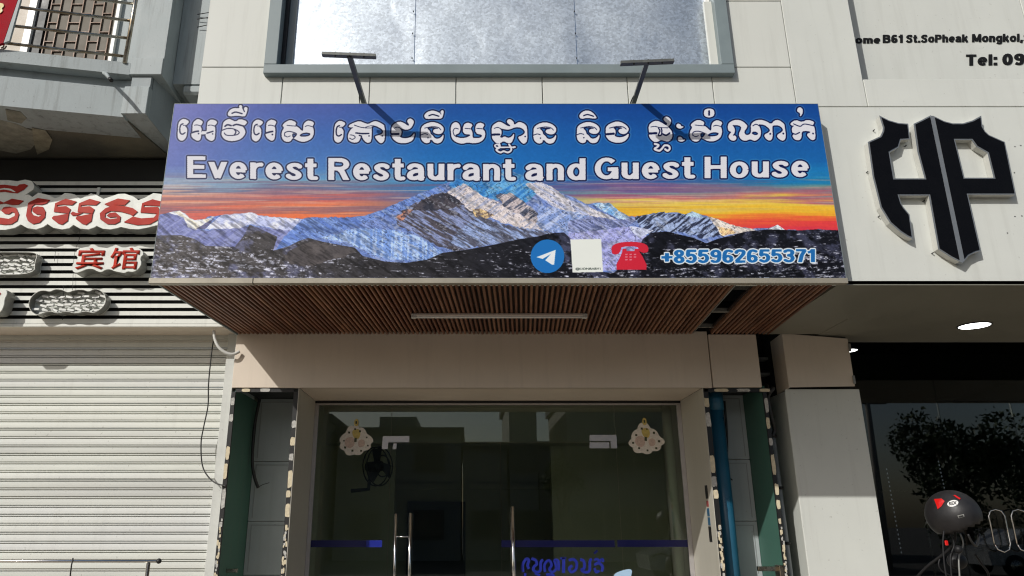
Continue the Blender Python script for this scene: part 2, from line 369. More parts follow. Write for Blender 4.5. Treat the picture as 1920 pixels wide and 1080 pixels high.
# --- sky of the print, the sun haze over it kept in the colour table
cols_x = [300, 600, 900, 1200, 1575]
tab = {
 300: [(195,(112,116,186)),(250,(98,108,178)),(300,(100,116,186)),(328,(112,134,188)),(342,(150,170,196)),(352,(120,118,142)),(362,(222,168,150)),(374,(224,140,112)),(386,(150,108,118)),(396,(214,104,94)),(440,(214,84,84))],
 600: [(195,(72,92,168)),(250,(58,102,178)),(300,(66,118,188)),(326,(92,148,196)),(338,(118,166,190)),(350,(110,116,152)),(364,(150,112,134)),(378,(206,104,96)),(392,(232,126,84)),(440,(240,110,50))],
 900: [(195,(16,76,156)),(250,(4,94,172)),(300,(4,106,184)),(330,(28,112,184)),(440,(90,110,160))],
 1200:[(195,(2,66,146)),(250,(0,84,164)),(300,(0,96,174)),(330,(8,92,170)),(344,(44,90,156)),(356,(118,96,146)),(366,(132,150,150)),(376,(186,96,112)),(386,(228,200,96)),(398,(234,186,36)),(410,(236,140,36)),(440,(226,60,54))],
 1575:[(195,(2,66,146)),(250,(0,84,162)),(300,(0,98,172)),(332,(0,124,186)),(346,(40,130,166)),(360,(110,146,146)),(371,(190,104,112)),(382,(234,206,64)),(396,(238,178,26)),(407,(236,108,40)),(420,(228,56,52)),(440,(214,34,74))]}
warp = (fbm(TW, TH, 5, 30, 11, 5, .62)-.5)*52 + (fbm(TW, TH, 9, 120, 31, 3)-.5)*14
fade = np.clip((PY-270)/70, .12, 1); Yw = PY + warp*fade + (PX-900)*0.0
colimg = np.zeros((TH, TW, 3), np.float32)
cc = []
for cx in cols_x:
    t_ = tab[cx]; yy = [a for a,_ in t_]
    cc.append(np.stack([np.interp(Yw, yy, [c[k] for _,c in t_]) for k in range(3)], -1).astype(np.float32))
for i in range(len(cols_x)-1):
    a, b = cols_x[i], cols_x[i+1]; t = np.clip((PX-a)/(b-a), 0, 1); t = t*t*(3-2*t)
    m_ = (PX >= a if i else PX > -1e9) & (PX < b if i < len(cols_x)-2 else PX < 1e9)
    colimg[m_] = (cc[i]*(1-t[...,None])+cc[i+1]*t[...,None])[m_]
del cc
cl1 = fbm(TW, TH, 5, 62, 61, 5, .6); cl2 = fbm(TW, TH, 8, 120, 62, 4, .6)
win = np.clip((PY-322)/22, 0, 1)*np.clip((418-PY)/22, 0, 1)*np.where(PX < 950, 1.0, np.clip((396-PY)/14, 0, .8))
t_ = (np.clip((cl1-.50)*9, 0, 1)*win*.62)[...,None]
ccol = np.stack([np.interp(PX, [300,700,1100,1575], a) for a in ([138,116,128,150],[104,98,84,92],[122,128,130,116])], -1)
colimg = (colimg*(1-t_)+ccol*t_).astype(np.float32)
t_ = (np.clip((cl2-.60)*11, 0, 1)*win*.45)[...,None]; lc = np.array((232,200,176), np.float32); colimg = (colimg*(1-t_)+lc*t_).astype(np.float32); del ccol, cl1, cl2
# --- mountains
n_iso = fbm(TW, TH, 60, 18, 3, 5, .6); n_fine = fbm(TW, TH, 260, 80, 5, 3, .7)
# diagonal streak noise: sheared lookup of a stretched field
def sheared(f, k):
    out = np.empty_like(f)
    for r in range(TH): out[r] = np.roll(f[r], int(k*r))
    return out
streakA = sheared(fbm(TW, TH, 210, 22, 21, 4, .62), 1.5); streakB = sheared(fbm(TW, TH, 210, 22, 22, 4, .62), -1.25)
vert = fbm(TW, TH, 420, 6, 23, 2); lowspk = sheared(fbm(TW, TH, 90, 130, 24, 5, .72), 2.3)*(PX < 1150) + sheared(fbm(TW, TH, 90, 130, 25, 5, .72), -2.3)*(PX >= 1150)
def fillm(pts, c1, c2=None, field=None, lo=.42, hi=.58, jag=0):
    m_ = np.zeros((TH, TW), bool)
    if jag:
        q = []; rr = random.Random(int(abs(pts[0][0]*13+pts[0][1])))
        for i in range(len(pts)):
            a, b = pts[i], pts[(i+1)%len(pts)]; n_ = max(1, int(math.hypot(b[0]-a[0], b[1]-a[1])/5)); 
            for j in range(n_):
                t = j/n_; q.append((a[0]+(b[0]-a[0])*t+rr.uniform(-jag,jag)*(j>0), a[1]+(b[1]-a[1])*t+rr.uniform(-jag,jag)*(j>0)))
        pts = q
    poly(m_, pts); c = np.array(c1, np.float32)[None,:]
    if c2 is not None:
        t = np.clip((field[m_]-lo)/(hi-lo), 0, 1)[:,None]; c = c*(1-t)+np.array(c2, np.float32)[None,:]*t
    colimg[m_] = c
    return m_
ridge = [(270,410),(290,408),(300,402),(318,398),(337,395),(345,400),(355,409),(365,413),(380,411),(395,405),(402,406),(416,403),(445,402),(455,400),(472,398),(485,404),(510,407),(540,409),(566,411),(575,408),(590,407),(610,409),(640,407),(660,408),(680,405),(700,400),(720,392),(740,383),(760,374),(790,362),(815,352),(840,342),(870,330),(900,316),(925,304),(938,308),(960,322),(1000,338),(1030,348),(1050,362),(1080,372),(1098,382),(1112,381),(1142,380),(1155,392),(1180,406),(1200,406),(1215,402),(1235,398),(1270,398),(1285,402),(1298,396),(1312,401),(1335,408),(1380,424),(1410,429),(1440,428),(1458,421),(1470,430),(1500,432),(1530,430),(1600,432),(1600,560),(270,560)]
fillm(ridge, (92,116,178), (126,146,200), streakA, .35, .65, jag=1.2)
fillm([(840,345),(870,330),(900,316),(925,304),(960,322),(1000,338),(1010,360),(990,378),(960,380),(920,372),(880,362),(850,358)], (40,112,180), (96,160,205), streakB, .38, .62, 2)
fillm([(280,446),(290,408),(318,398),(345,402),(358,425),(385,432),(470,424),(560,432),(545,445),(515,470),(440,470),(380,470),(280,470)], (108,114,164), (128,134,178), streakB, .4, .6, 1.5)
fillm([(316,399),(337,395),(347,400),(356,409),(366,413),(382,411),(404,405),(392,414),(372,429),(368,431),(352,426),(344,408)], (222,216,200), (196,200,214), streakA, .45, .6, 1)
fillm([(366,430),(400,410),(404,406),(390,424),(384,430)], (96,96,130), None, None, jag=1)
fillm([(384,430),(400,416),(416,403),(455,400),(472,398),(485,404),(540,409),(566,411),(556,424),(546,433),(520,430),(505,426),(480,424),(470,420),(450,428)], (206,208,226), (168,176,214), n_iso, .42, .62, 1.2)
fillm([(515,470),(530,448),(548,430),(566,412),(600,408),(680,406),(740,384),(800,358),(845,343),(830,360),(760,392),(700,412),(640,432),(600,446),(560,456)], (84,112,180), (118,146,206), streakA, .38, .62, 1.5)
fillm([(598,446),(640,436),(652,430),(690,428),(740,432),(790,445),(835,476),(790,490),(730,487),(690,474),(660,458),(630,450)], (106,140,204), (164,188,232), vert*.45+streakA*.55, .42, .58, 2.0)
fillm([(740,405),(765,388),(790,375),(815,364),(845,361),(857,372),(880,390),(900,405),(935,418),(965,428),(1000,440),(960,452),(900,460),(860,470),(820,462),(780,438),(748,425)], (78,74,82), (128,140,182), streakA, .46, .60, 2)
fillm([(742,408),(765,392),(775,394),(760,408),(750,414)], (186,128,106), (96,80,88), n_fine, .4, .6, 2)
fillm([(790,375),(815,364),(845,361),(857,372),(870,384),(840,392),(800,395),(770,395)], (76,72,80), (52,54,66), n_iso, .4, .6, 2)
fillm([(838,360),(868,344),(884,352),(905,368),(935,378),(965,396),(1000,415),(1020,432),(985,430),(950,420),(925,410),(903,400),(880,395),(862,376)], (206,196,196), (150,156,182), streakB, .50, .66, 2)
fillm([(885,391),(905,393),(928,404),(912,410),(890,405)], (212,184,134), (120,104,96), n_fine, .42, .6, 2)
fillm([(930,365),(960,362),(985,380),(1010,400),(1030,420),(1000,418),(970,400),(945,388)], (76,82,102), (188,176,178), streakB, .44, .56, 2)
fillm([(985,345),(1010,340),(1035,350),(1060,370),(1100,386),(1150,408),(1160,414),(1115,408),(1085,402),(1045,392),(1015,372)], (200,196,202), (164,172,204), streakA, .45, .65, 1.2)
fillm([(1010,385),(1060,394),(1105,404),(1085,424),(1055,436),(1020,432),(1005,420)], (118,142,196), (168,182,220), streakB, .4, .6, 2)
fillm([(900,405),(940,420),(1000,430),(1040,436),(1000,446),(930,458),(870,466),(840,460),(860,430)], (82,84,100), (142,162,208), streakA, .42, .60, 2)
fillm([(1112,382),(1142,380),(1160,396),(1182,408),(1165,414),(1145,402),(1125,392)], (104,156,208), (178,200,226), streakB, .4, .6, 1)
fillm([(1066,415),(1110,405),(1160,412),(1200,407),(1180,422),(1130,436),(1090,442),(1066,440)], (96,106,150), (150,160,206), streakA, .42, .6, 1.5)
fillm([(1190,408),(1215,402),(1240,398),(1285,402),(1330,408),(1345,425),(1355,440),(1320,448),(1280,436),(1240,434),(1210,440)], (46,52,74), (150,168,206), streakB, .44, .54, 2.5)
fillm([(1285,404),(1298,396),(1314,402),(1318,409),(1300,407)], (168,196,218), None, None)
fillm([(1326,406),(1345,410),(1380,424),(1420,431),(1385,438),(1352,443),(1342,424)], (216,206,198), (150,140,140), streakB, .5, .66, 1)
fillm([(1345,424),(1372,430),(1380,437),(1354,442)], (226,190,140), (120,96,90), streakB, .46, .6, 1)
fillm([(1440,430),(1458,421),(1472,431),(1458,433)], (206,214,224), None, None)
fillm([(1066,438),(1120,432),(1180,424),(1212,440),(1205,470),(1160,505),(1080,515),(1066,500)], (142,146,204), (166,170,218), streakB, .35, .65, 1.5)
fillm([(1180,424),(1186,424),(1226,432),(1200,446),(1188,438)], (190,196,226), None, None)
dark = [(270,448),(300,441),(340,441),(365,448),(385,461),(440,463),(455,445),(468,421),(490,430),(520,444),(512,470),(540,462),(560,452),(578,446),(600,452),(640,460),(665,464),(680,480),(720,490),(760,493),(800,487),(830,474),(870,469),(930,458),(970,449),(1010,443),(1032,437),(1058,436),(1068,446),(1072,470),(1090,505),(1150,512),(1195,475),(1205,448),(1222,436),(1250,434),(1300,446),(1325,456),(1345,448),(1400,434),(1440,430),(1500,432),(1530,430),(1600,433),(1600,560),(270,560)]
dm = np.zeros((TH, TW), bool); poly(dm, dark)
tx = np.clip((PX-300)/1200, 0, 1)[...,None]
base = np.array((84,80,80), np.float32)*(1-np.clip(tx*1.6, 0, 1)) + np.array((20,21,27), np.float32)*np.clip(tx*1.6, 0, 1)  # rock paler towards the left: sun glare put into its colour
dens = np.interp(PX, [280,420,560,680,760,900,1000,1180,1260,1420,1580], [.53,.51,.47,.39,.37,.38,.41,.41,.42,.44,.48])*np.interp(PY, [430,462,480,520], [.72,.88,1.0,1.04])
spk = np.clip((lowspk - (.985-dens))*7, 0, 1)*np.clip((n_fine-.40)*6, 0, 1)
snow = np.array((190,192,210), np.float32); blu = np.array((104,108,146), np.float32)
bl = np.clip((n_iso-.52)*6, 0, 1)*np.interp(PX, [280,560,640,1000,1060,1200,1580], [.75,.55,.1,.05,.5,.35,.4])
dc = base*(1-bl[...,None]) + blu*bl[...,None]; dc = dc*(1-spk[...,None]) + snow*spk[...,None]
colimg[dm] = dc[dm]; del dc
fillm([(560,500),(600,494),(650,480),(668,470),(660,466),(620,458),(590,452),(560,462),(530,478),(540,490)], (84,79,80), (72,68,70), n_iso, .4, .6, 3)
mtn = np.zeros((TH, TW), bool); poly(mtn, ridge)
rdg = 1-np.abs(2*sheared(fbm(TW, TH, 90, 14, 41, 5, .62), 1.35)-1); rdg2 = 1-np.abs(2*sheared(fbm(TW, TH, 90, 16, 43, 5, .62), .9)-1)
side = np.clip((PX-930)/60, 0, 1); rg = rdg*(1-side)+rdg2*side; det = fbm(TW, TH, 330, 130, 51, 2)
gain = np.clip(.62+ (rg-.62)*2.6 + (det-.5)*.75, .38, 1.45)*.42+.60
colimg[mtn] = (colimg*gain[...,None])[mtn]
fl = mtn & ~dm & (PX > 560) & (rg > .955) & (n_fine > .46); colimg[fl] = colimg[fl]*.45+np.array((30,32,46), np.float32)*.55
fl = mtn & ~dm & (PX > 700) & (rg < .70) & (det > .55); colimg[fl] = colimg[fl]*.55+np.array((205,210,228), np.float32)*.45
colimg[...] = np.clip(colimg*(.95+.10*n_fine[...,None]), 0, 255)
def dilate(m_, r):
    out = m_.copy(); R = int(math.ceil(r))
    for dy in range(-R, R+1):
        k = int(math.sqrt(max(0, r*r-dy*dy)))
        row = np.zeros_like(m_)
        a0, a1 = max(0, dy), TH+min(0, dy); b0, b1 = max(0, -dy), TH+min(0, -dy)
        src = m_[b0:b1]; acc = np.zeros_like(src)
        cs = np.cumsum(np.pad(src.astype(np.int32), ((0,0),(k+1,k))), 1)
        acc = (cs[:, 2*k+1:] - cs[:, :-(2*k+1)]) > 0 if k >= 0 else src
        out[a0:a1] |= acc[:, :src.shape[1]]
    return out
# --- Khmer lettering, drawn glyph by glyph
WH = np.zeros((TH, TW), bool)
def glyph(org, sc, whites, cuts=(), dots=(), holes=(), adds=(), dx=0, dy=0):
    f = lambda p: (org[0]+(p[0]+dx)/sc, org[1]+(p[1]+dy)/sc)
    for p in whites: softpoly(WH, [f(q) for q in p])
    for p, wd in adds: stroke(WH, cat([f(q) for q in p]), wd/sc)
    for p in holes: softpoly(WH, [f(q) for q in p], False)
    for p, wd in cuts: stroke(WH, cat([f(q) for q in p]), wd/sc, False)
    for x, y, r in dots: c = f((x, y)); disc(WH, c[0], c[1], r/sc, False)
A, B, Cc, D, E, G_, H_ = (320,190),(470,190),(610,190),(770,190),(900,190),(1200,190),(1350,190); Fo = (1060,190)
e_w = [[(145,600),(155,440),(200,380),(270,348),(385,403),(330,472),(285,495),(330,540),(338,600),(322,720),(260,795),(200,800),(148,755),(138,680)]]
e_c = [([(250,455),(205,480),(185,560),(195,640),(240,665),(290,635)], 28), ([(345,482),(255,488)], 14)]
glyph(A, 10.8, e_w, e_c)
glyph(A, 10.8, [[(438,620),(445,450),(480,400),(550,350),(660,405),(630,475),(600,500),(632,560),(622,620),(612,760),(570,800),(520,795),(430,735),(412,665)]], [([(425,636),(500,612),(560,605)], 34), ([(480,485),(540,478),(640,508)], 16)], [(565,655,16)])
glyph(A, 10.8, [[(610,650),(640,598),(680,608),(730,600),(865,606),(720,662),(630,675)], [(728,620),(735,450),(760,400),(830,358),(948,405),(920,470),(880,490),(908,540),(895,760),(850,800),(800,800),(720,745),(703,675)]], [([(735,645),(800,625),(855,607)], 28), ([(760,490),(820,480),(905,508)], 16)], [(850,660,15)])
glyph(A, 10.8, [[(1045,560),(1058,440),(1100,390),(1180,350),(1240,378),(1320,412),(1400,350),(1565,410),(1495,492),(1450,500),(1505,570),(1518,650),(1440,755),(1330,798),(1200,808),(1090,772),(1028,690),(1035,610)]],
      [([(1100,505),(1150,475),(1225,492)], 32), ([(1265,490),(1340,468),(1480,502)], 32), ([(1035,590),(1150,550),(1280,560),(1385,620),(1350,672),(1220,692),(1120,680),(1088,640)], 20), ([(1290,570),(1322,620),(1290,680)], 26)])
glyph(A, 10.8, [[(1148,250),(1200,170),(1280,133),(1370,140),(1395,130),(1378,95),(1410,70),(1445,88),(1455,140),(1480,170),(1490,125),(1530,108),(1565,145),(1530,265),(1500,312),(1350,290),(1180,308)]], [([(1245,242),(1320,218),(1445,250)], 28), ([(1458,130),(1492,205)], 24)])
glyph(B, 10.8, e_w, e_c, dx=-120, dy=12)
glyph(B, 10.8, [[(310,620),(315,450),(350,400),(430,362),(528,410),(500,470),(480,495),(503,560),(492,760),(430,810),(330,745),(297,680)]], [([(300,645),(380,622),(445,610)], 34), ([(360,490),(410,482),(495,507)], 16)], [(440,672,18)])
s_w = [[(635,490),(700,420),(800,372),(930,425),(900,495),(960,520),(1030,590),(1060,600),(1065,480),(1100,420),(1180,380),(1295,430),(1250,512),(1275,560),(1283,650),(1240,755),(1120,818),(1000,818),(880,755),(850,745),(800,820),(700,822),(628,745),(626,620),(680,530)]]
s_c = [([(735,485),(830,496),(915,502)], 15), ([(690,700),(690,640),(760,610),(840,620),(930,662),(870,740)], 18), ([(690,690),(740,722),(800,700)], 15), ([(1105,510),(1160,492),(1265,518)], 15)]
s_h = [[(985,685),(1050,642),(1140,630),(1220,650),(1185,702),(1080,717),(1010,712)], [(850,640),(935,665),(870,755),(835,700)]]
glyph(B, 10.8, s_w, s_c, holes=s_h)
glyph(Cc, 10.8, e_w, e_c, dx=35, dy=38)
glyph(Cc, 10.8, [[(470,525),(478,480),(580,430),(690,395),(800,440),(870,462),(960,410),(1030,397),(1150,450),(1205,500),(1208,780),(1150,850),(1100,845),(1018,755),(1000,705),(1100,682),(1162,650),(1172,590),(1100,532),(1000,502),(930,505),(942,560),(937,800),(870,852),(790,805),(742,720),(720,700),(705,770),(660,832),(560,838),(470,795),(453,700),(480,620),(530,550),(580,528)]],
      [([(590,482),(700,520),(800,536),(920,540)], 16), ([(820,520),(950,492),(1060,520)], 12), ([(620,640),(740,652),(880,650)], 30), ([(690,690),(735,705)], 26), ([(490,745),(550,770),(605,730),(570,690),(500,680)], 16)], [(885,700,15),(1155,700,15)])
glyph(Cc, 10.8, [[(1338,640),(1343,510),(1400,450),(1500,403),(1600,440),(1680,500),(1700,470),(1650,410),(1680,355),(1740,345),(1795,400),(1785,460),(1730,555),(1640,578),(1540,555),(1500,535),(1548,600),(1535,680),(1505,715),(1560,745),(1660,745),(1740,720),(1810,630),(1805,700),(1770,795),(1650,848),(1500,848),(1400,795),(1343,720)]], [([(1330,665),(1480,660)], 42), ([(1400,542),(1470,520),(1545,560)], 15)])
n_w = [[(208,640),(213,520),(300,450),(440,412),(580,450),(662,520),(673,590),(630,652),(560,668),(470,642),(448,600),(480,560),(575,552),(500,525),(380,525),(330,545),(392,600),(402,660),(450,690),(480,740),(540,762),(620,730),(665,660),(668,740),(620,832),(540,855),(470,832),(430,780),(392,780),(392,832),(310,855),(230,802),(203,720)]]
n_c = [([(200,685),(280,655),(345,670)], 17), ([(285,542),(440,512),(560,530),(612,578)], 15)]
glyph(D, 10.8, n_w, n_c, [(350,738,14)])
glyph(D, 10.8, [[(272,280),(330,215),(430,182),(520,200),(600,242),(605,200),(640,172),(673,200),(662,270),(632,355),(480,350),(320,358),(283,330)]], [([(372,292),(450,268),(570,302)], 26), ([(590,215),(615,260)], 14)])
glyph(D, 10.8, [[(815,620),(808,540),(840,450),(920,412),(990,460),(1013,560),(980,650),(920,670),(900,700),(980,742),(1100,742),(1200,700),(1210,672),(1060,662),(1060,480),(1150,422),(1265,470),(1210,550),(1255,620),(1255,742),(1310,742),(1420,738),(1455,680),(1310,652),(1310,480),(1400,422),(1505,470),(1450,550),(1515,620),(1503,742),(1420,825),(1280,855),(1160,832),(1040,862),(920,832),(828,750)]],
      [([(965,560),(900,545),(860,600),(880,680),(930,720)], 16), ([(1100,547),(1215,557)], 15), ([(1340,547),(1455,557)], 15)])
glyph(E, 10.8, [[(238,640),(238,510),(300,450),(390,405),(470,440),(560,500),(605,500),(538,420),(560,368),(610,357),(682,410),(692,480),(760,430),(800,412),(900,450),(958,520),(963,800),(900,865),(850,845),(790,775),(768,720),(850,692),(912,640),(900,590),(830,532),(720,522),(600,572),(520,572),(400,545),(442,600),(432,680),(402,720),(440,742),(500,702),(560,742),(640,720),(690,640),(692,720),(640,845),(560,852),(480,802),(400,855),(330,852),(250,765),(238,700)]],
      [([(232,675),(390,670)], 42), ([(290,547),(360,528),(430,560)], 15), ([(545,445),(600,492)], 24)], [(915,712,16)],
      adds=[([(385,905),(350,870),(300,895),(330,932),(400,932),(700,928)], 30), ([(392,870),(400,930),(330,980),(410,1035),(480,1010),(560,1035),(625,1000),(630,940),(590,875)], 38)])
glyph(E, 10.8, [[(650,962),(745,930),(690,897)]])
glyph(E, 10.8, n_w, n_c, [(350,738,14)], dx=875, dy=6)
glyph(Fo, 10.8, n_w, n_c, [(350,738,14)], dx=25, dy=-2)
glyph(Fo, 10.8, [[(272,300),(330,218),(430,178),(540,208),(645,330),(600,355),(440,332),(320,362)]], [([(372,292),(450,268),(570,302)], 26)])
glyph(Fo, 10.8, [[(818,640),(818,520),(900,450),(1050,400),(1180,440),(1285,530),(1283,600),(1220,662),(1130,662),(1068,610),(1090,562),(1175,545),(1080,515),(960,530),(1012,570),(1022,640),(992,702),(1080,732),(1200,712),(1292,640),(1272,742),(1180,825),(1040,845),(900,805),(818,710)]], [([(812,668),(980,655)], 44), ([(895,542),(1050,508),(1170,520),(1232,562)], 17)])
glyph(G_, 10.8, [[(178,640),(173,490),(240,420),(340,386),(440,430),(530,490),(550,450),(468,370),(500,316),(560,306),(633,370),(622,460),(560,520),(605,550),(655,620),(655,740),(590,815),(500,805),(430,782),(350,825),(280,825),(188,735)]],
      [([(178,652),(330,645)], 44), ([(222,520),(300,507),(400,530),(560,537)], 15), ([(375,545),(402,600),(372,690),(430,680),(442,600),(432,552)], 26), ([(462,660),(530,688),(600,642)], 32), ([(472,405),(545,445)], 16)],
      adds=[([(300,862),(375,885),(350,925),(295,965),(390,1000),(450,950),(500,892),(580,902),(602,960),(560,1000),(510,970)], 42)])
for (x, y) in ((785,500),(815,765)):
    glyph(G_, 10.8, [[(x-52,y),(x-40,y-42),(x,y-52),(x+42,y-25),(x+50,y+5),(x+110,y+10),(x+55,y+50),(x,y+52),(x-40,y+35)]])
glyph(G_, 10.8, s_w, s_c, holes=s_h, dx=382, dy=-6)
glyph(G_, 10.8, [[(1290,235),(1310,165),(1400,140),(1490,165),(1512,235),(1490,305),(1400,330),(1310,305)]], [([(1400,198),(1400,275)], 36)])
glyph(H_, 9.6, [[(143,530),(138,420),(190,360),(300,326),(400,350),(492,430),(490,470),(430,550),(470,612),(540,592),(560,540),(550,420),(620,350),(730,326),(840,360),(920,412),(980,340),(1060,332),(1152,400),(1165,440),(1192,640),(1150,715),(1070,692),(1008,612),(1130,542),(1130,490),(1060,432),(950,432),(942,480),(953,660),(900,715),(830,682),(783,602),(890,552),(900,500),(800,422),(680,412),(722,470),(742,560),(720,652),(640,715),(590,702),(540,682),(460,715),(380,692),(328,600),(390,480),(350,432),(210,425),(262,470),(272,560),(222,620),(280,612),(302,660),(270,712),(190,702),(148,640),(170,590),(212,552)]],
      [([(592,442),(650,412),(722,452)], 15)], [(905,585,17),(1140,580,17)], holes=[[(565,575),(590,548),(640,543),(690,575),(670,605),(620,608)]])
glyph(H_, 9.6, [[(1265,392),(1360,330),(1480,375),(1570,326),(1706,368),(1670,430),(1702,450),(1725,660),(1680,705),(1620,682),(1548,592),(1645,552),(1560,532),(1470,542),(1472,650),(1430,705),(1340,692),(1298,620),(1325,600),(1288,530),(1300,460),(1340,442),(1275,432)]],
      [([(1325,405),(1440,450),(1520,408),(1690,442)], 17), ([(1285,565),(1360,592),(1430,560)], 20)], [(1675,580,16)])
glyph(H_, 9.6, [[(1385,185),(1395,120),(1450,100),(1495,150),(1485,230),(1438,282),(1442,210)]])
# --- heavy sans lettering drawn with a broad pen
def arc(cx, cy, rx, ry, a0, a1, n=14):
    return [(cx+rx*math.cos(math.radians(a0+(a1-a0)*i/n)), cy+ry*math.sin(math.radians(a0+(a1-a0)*i/n))) for i in range(n+1)]
WV, WHZ = .225, .175
def LET(ch):
    v = WV/2; h = WHZ/2; X = .755
    g = {
     'E': (.70, [[(v,0),(v,1)], [(v,h),(.70,h)], [(v,.51),(.64,.51)], [(v,1-h),(.68,1-h)]], (0,1)),
     'H': (.82, [[(v,0),(v,1)], [(.82-v,0),(.82-v,1)], [(v,.52),(.82-v,.52)]], (0,1)),
     'R': (.82, [[(v,0),(v,1)], [(v,1-h),(.45,1-h)]+arc(.45,.71,.235,.195,90,-90,10)+[(v,.71-.195)], [(.40,.50),(.52,.38),(.70,-.05)]], (0,1)),
     'G': (.88, [arc(.44,.5,.44-v,.5-h,42,345,22), [(.88-v,.02),(.88-v,.46)], [(.48,.46),(.88-v+.10,.46)]], (-.02,1.02)),
     'v': (.66, [[(.05,.86),(.33,.02)], [(.61,.86),(.33,.02)]], (0,X)),
     'e': (.66, [arc(.33,X/2,.33-v,X/2-h+.01,2,318,20), [(.06,X/2),(.60,X/2)]], (-.02,X+.02)),
     'r': (.46, [[(v,0),(v,X)], arc(.40,.42,.28,X-.42-h,165,86,8)+[(.46,X-h)]], (0,X+.01)),
     's': (.60, [cat([(.53,X-.17),(.42,X-h),(.24,X-h),(.13,X-.19),(.22,X/2+.05),(.40,X/2-.05),(.48,.20),(.38,h),(.20,h),(.06,.19)],4)], (-.02,X+.02)),
     't': (.44, [[(.20,.20),(.20,.97)], [(0,X-h),(.43,X-h)], cat([(.20,.22),(.24,h),(.44,h+.0)],5)], (-.01,.97)),
     'a': (.66, [cat([(.09,X-.20),(.20,X-h),(.38,X-h),(.52,X-.22),(.53,.0)],5), cat([(.50,.43),(.26,.40),(.12,.28),(.13,.13),(.28,h),(.46,.15)],4), [(.53,.14),(.62,0.06)]], (-.02,X+.02)),
     'u': (.64, [[(v,X),(v,.26)]+arc(.30,.26,.30-v,.26-h,180,300,8)+[(.50,.22)], [(.64-v,0),(.64-v,X)]], (-.01,X)),
     'n': (.64, [[(v,0),(v,X)], [(v,X-.24)]+arc(.34,X-.26,.30-v,.26-h,130,0,8)+[(.64-v,0)]], (0,X+.01)),
     'd': (.68, [[(.68-v,0),(.68-v,1)], arc(.34,X/2,.34-v,X/2-h+.01,0,360,20)], (-.02,1)),
     'o': (.70, [arc(.35,X/2,.35-v,X/2-h+.01,0,360,22)], (-.02,X+.02)),
     '+': (.62, [[(.31,.14),(.31,.76)], [(0,.45),(.62,.45)]], (0,1)),
     '8': (.62, [arc(.31,.745,.31-v-.02,.255-h,0,360,16), arc(.31,.27,.31-v,.27-h,0,360,18)], (-.01,1.01)),
     '5': (.62, [[(.58,1-h),(.14,1-h),(.11,.55)], cat([(.09,.53),(.26,.62),(.44,.56),(.51,.34),(.42,.14),(.26,h),(.06,.20)],4)], (-.01,1)),
     '9': (.62, [arc(.31,.70,.31-v,.30-h,0,360,16), cat([(.62-v,.70),(.50,.36),(.42,.14),(.26,h),(.08,.17)],4)], (-.01,1.01)),
     '6': (.62, [arc(.31,.30,.31-v,.30-h,0,360,16), cat([(v,.30),(.12,.64),(.20,.86),(.36,1-h),(.54,.83)],4)], (-.01,1.01)),
     '2': (.62, [cat([(.08,.74),(.16,.89),(.32,1-h),(.48,.86),(.48,.66),(.32,.42),(.10,.12)],4), [(.04,h),(.60,h)]], (0,1.01)),
     '3': (.62, [cat([(.07,.80),(.18,1-h-.01),(.38,1-h-.01),(.49,.80),(.44,.60),(.24,.54)],4), cat([(.24,.53),(.44,.48),(.51,.30),(.42,.12),(.26,h),(.06,.20)],4)], (-.01,1.01)),
     '7': (.60, [[(.02,1-h),(.56,1-h)], [(.52,1-h+.02),(.34,.55),(.24,-.02)]], (0,1)),
     'm': (.98, [[(v,0),(v,X)], [(v,X-.24)]+arc(.30,X-.24,.19,.24-h,140,0,7)+[(.49,0)], [(.49,X-.24)]+arc(.67,X-.24,.19,.24-h,140,0,7)+[(.86,0)]], (0,X)),
     'B': (.76, [[(v,0),(v,1)], [(v,1-h),(.42,1-h)]+arc(.42,.745,.20,.17,90,-90,7)+[(v,.52)], [(.42,.52)]+arc(.44,.30,.22,.215,90,-90,7)+[(v,h)]], (0,1)),
     'S': (.74, [cat([(.64,.76),(.54,1-h),(.30,1-h),(.14,.76),(.26,.58),(.50,.46),(.60,.26),(.46,h),(.22,h),(.07,.25)],4)], (0,1)),
     '.': (.22, [[(.11,0),(.11,.20)]], (0,1)), ':': (.24, [[(.12,0),(.12,.22)], [(.12,X-.22),(.12,X)]], (0,1)), ',': (.24, [[(.14,.20),(.12,0),(.05,-.14)]], (-.2,1)),
     'P': (.74, [[(v,0),(v,1)], [(v,1-h),(.42,1-h)]+arc(.42,.69,.21,.22,90,-90,7)+[(v,.47)]], (0,1)),
     'h': (.66, [[(v,0),(v,1)], [(v,X-.24)]+arc(.34,X-.26,.30-v,.26-h,130,0,8)+[(.64-v,0)]], (0,1)),
     'k': (.66, [[(v,0),(v,1)], [(.56,X),(.18,.34)], [(.30,.46),(.60,-.02)]], (0,1)),
     'M': (1.0, [[(v,0),(v,1)], [(1-v,0),(1-v,1)], [(.15,.98),(.50,.10)], [(.85,.98),(.50,.10)]], (0,1)),
     'g': (.68, [[(.68-v,-.02),(.68-v,X)], arc(.34,X/2+.02,.34-v,X/2-h,0,360,14), cat([(.68-v,.0),(.50,-.19),(.28,-.21),(.10,-.12)],4)], (-.3,1)),
     'l': (.24, [[(.12,0),(.12,1)]], (0,1)), 'T': (.74, [[(.37,0),(.37,1)], [(0,1-h),(.74,1-h)]], (0,1)),
     '0': (.64, [arc(.32,.5,.32-v,.5-h,0,360,16)], (0,1)),
     '1': (.44, [[(.30,0),(.30,1)], [(.02,.74),(.20,.80),(.30,.98)]], (0,1))}
    return g[ch]
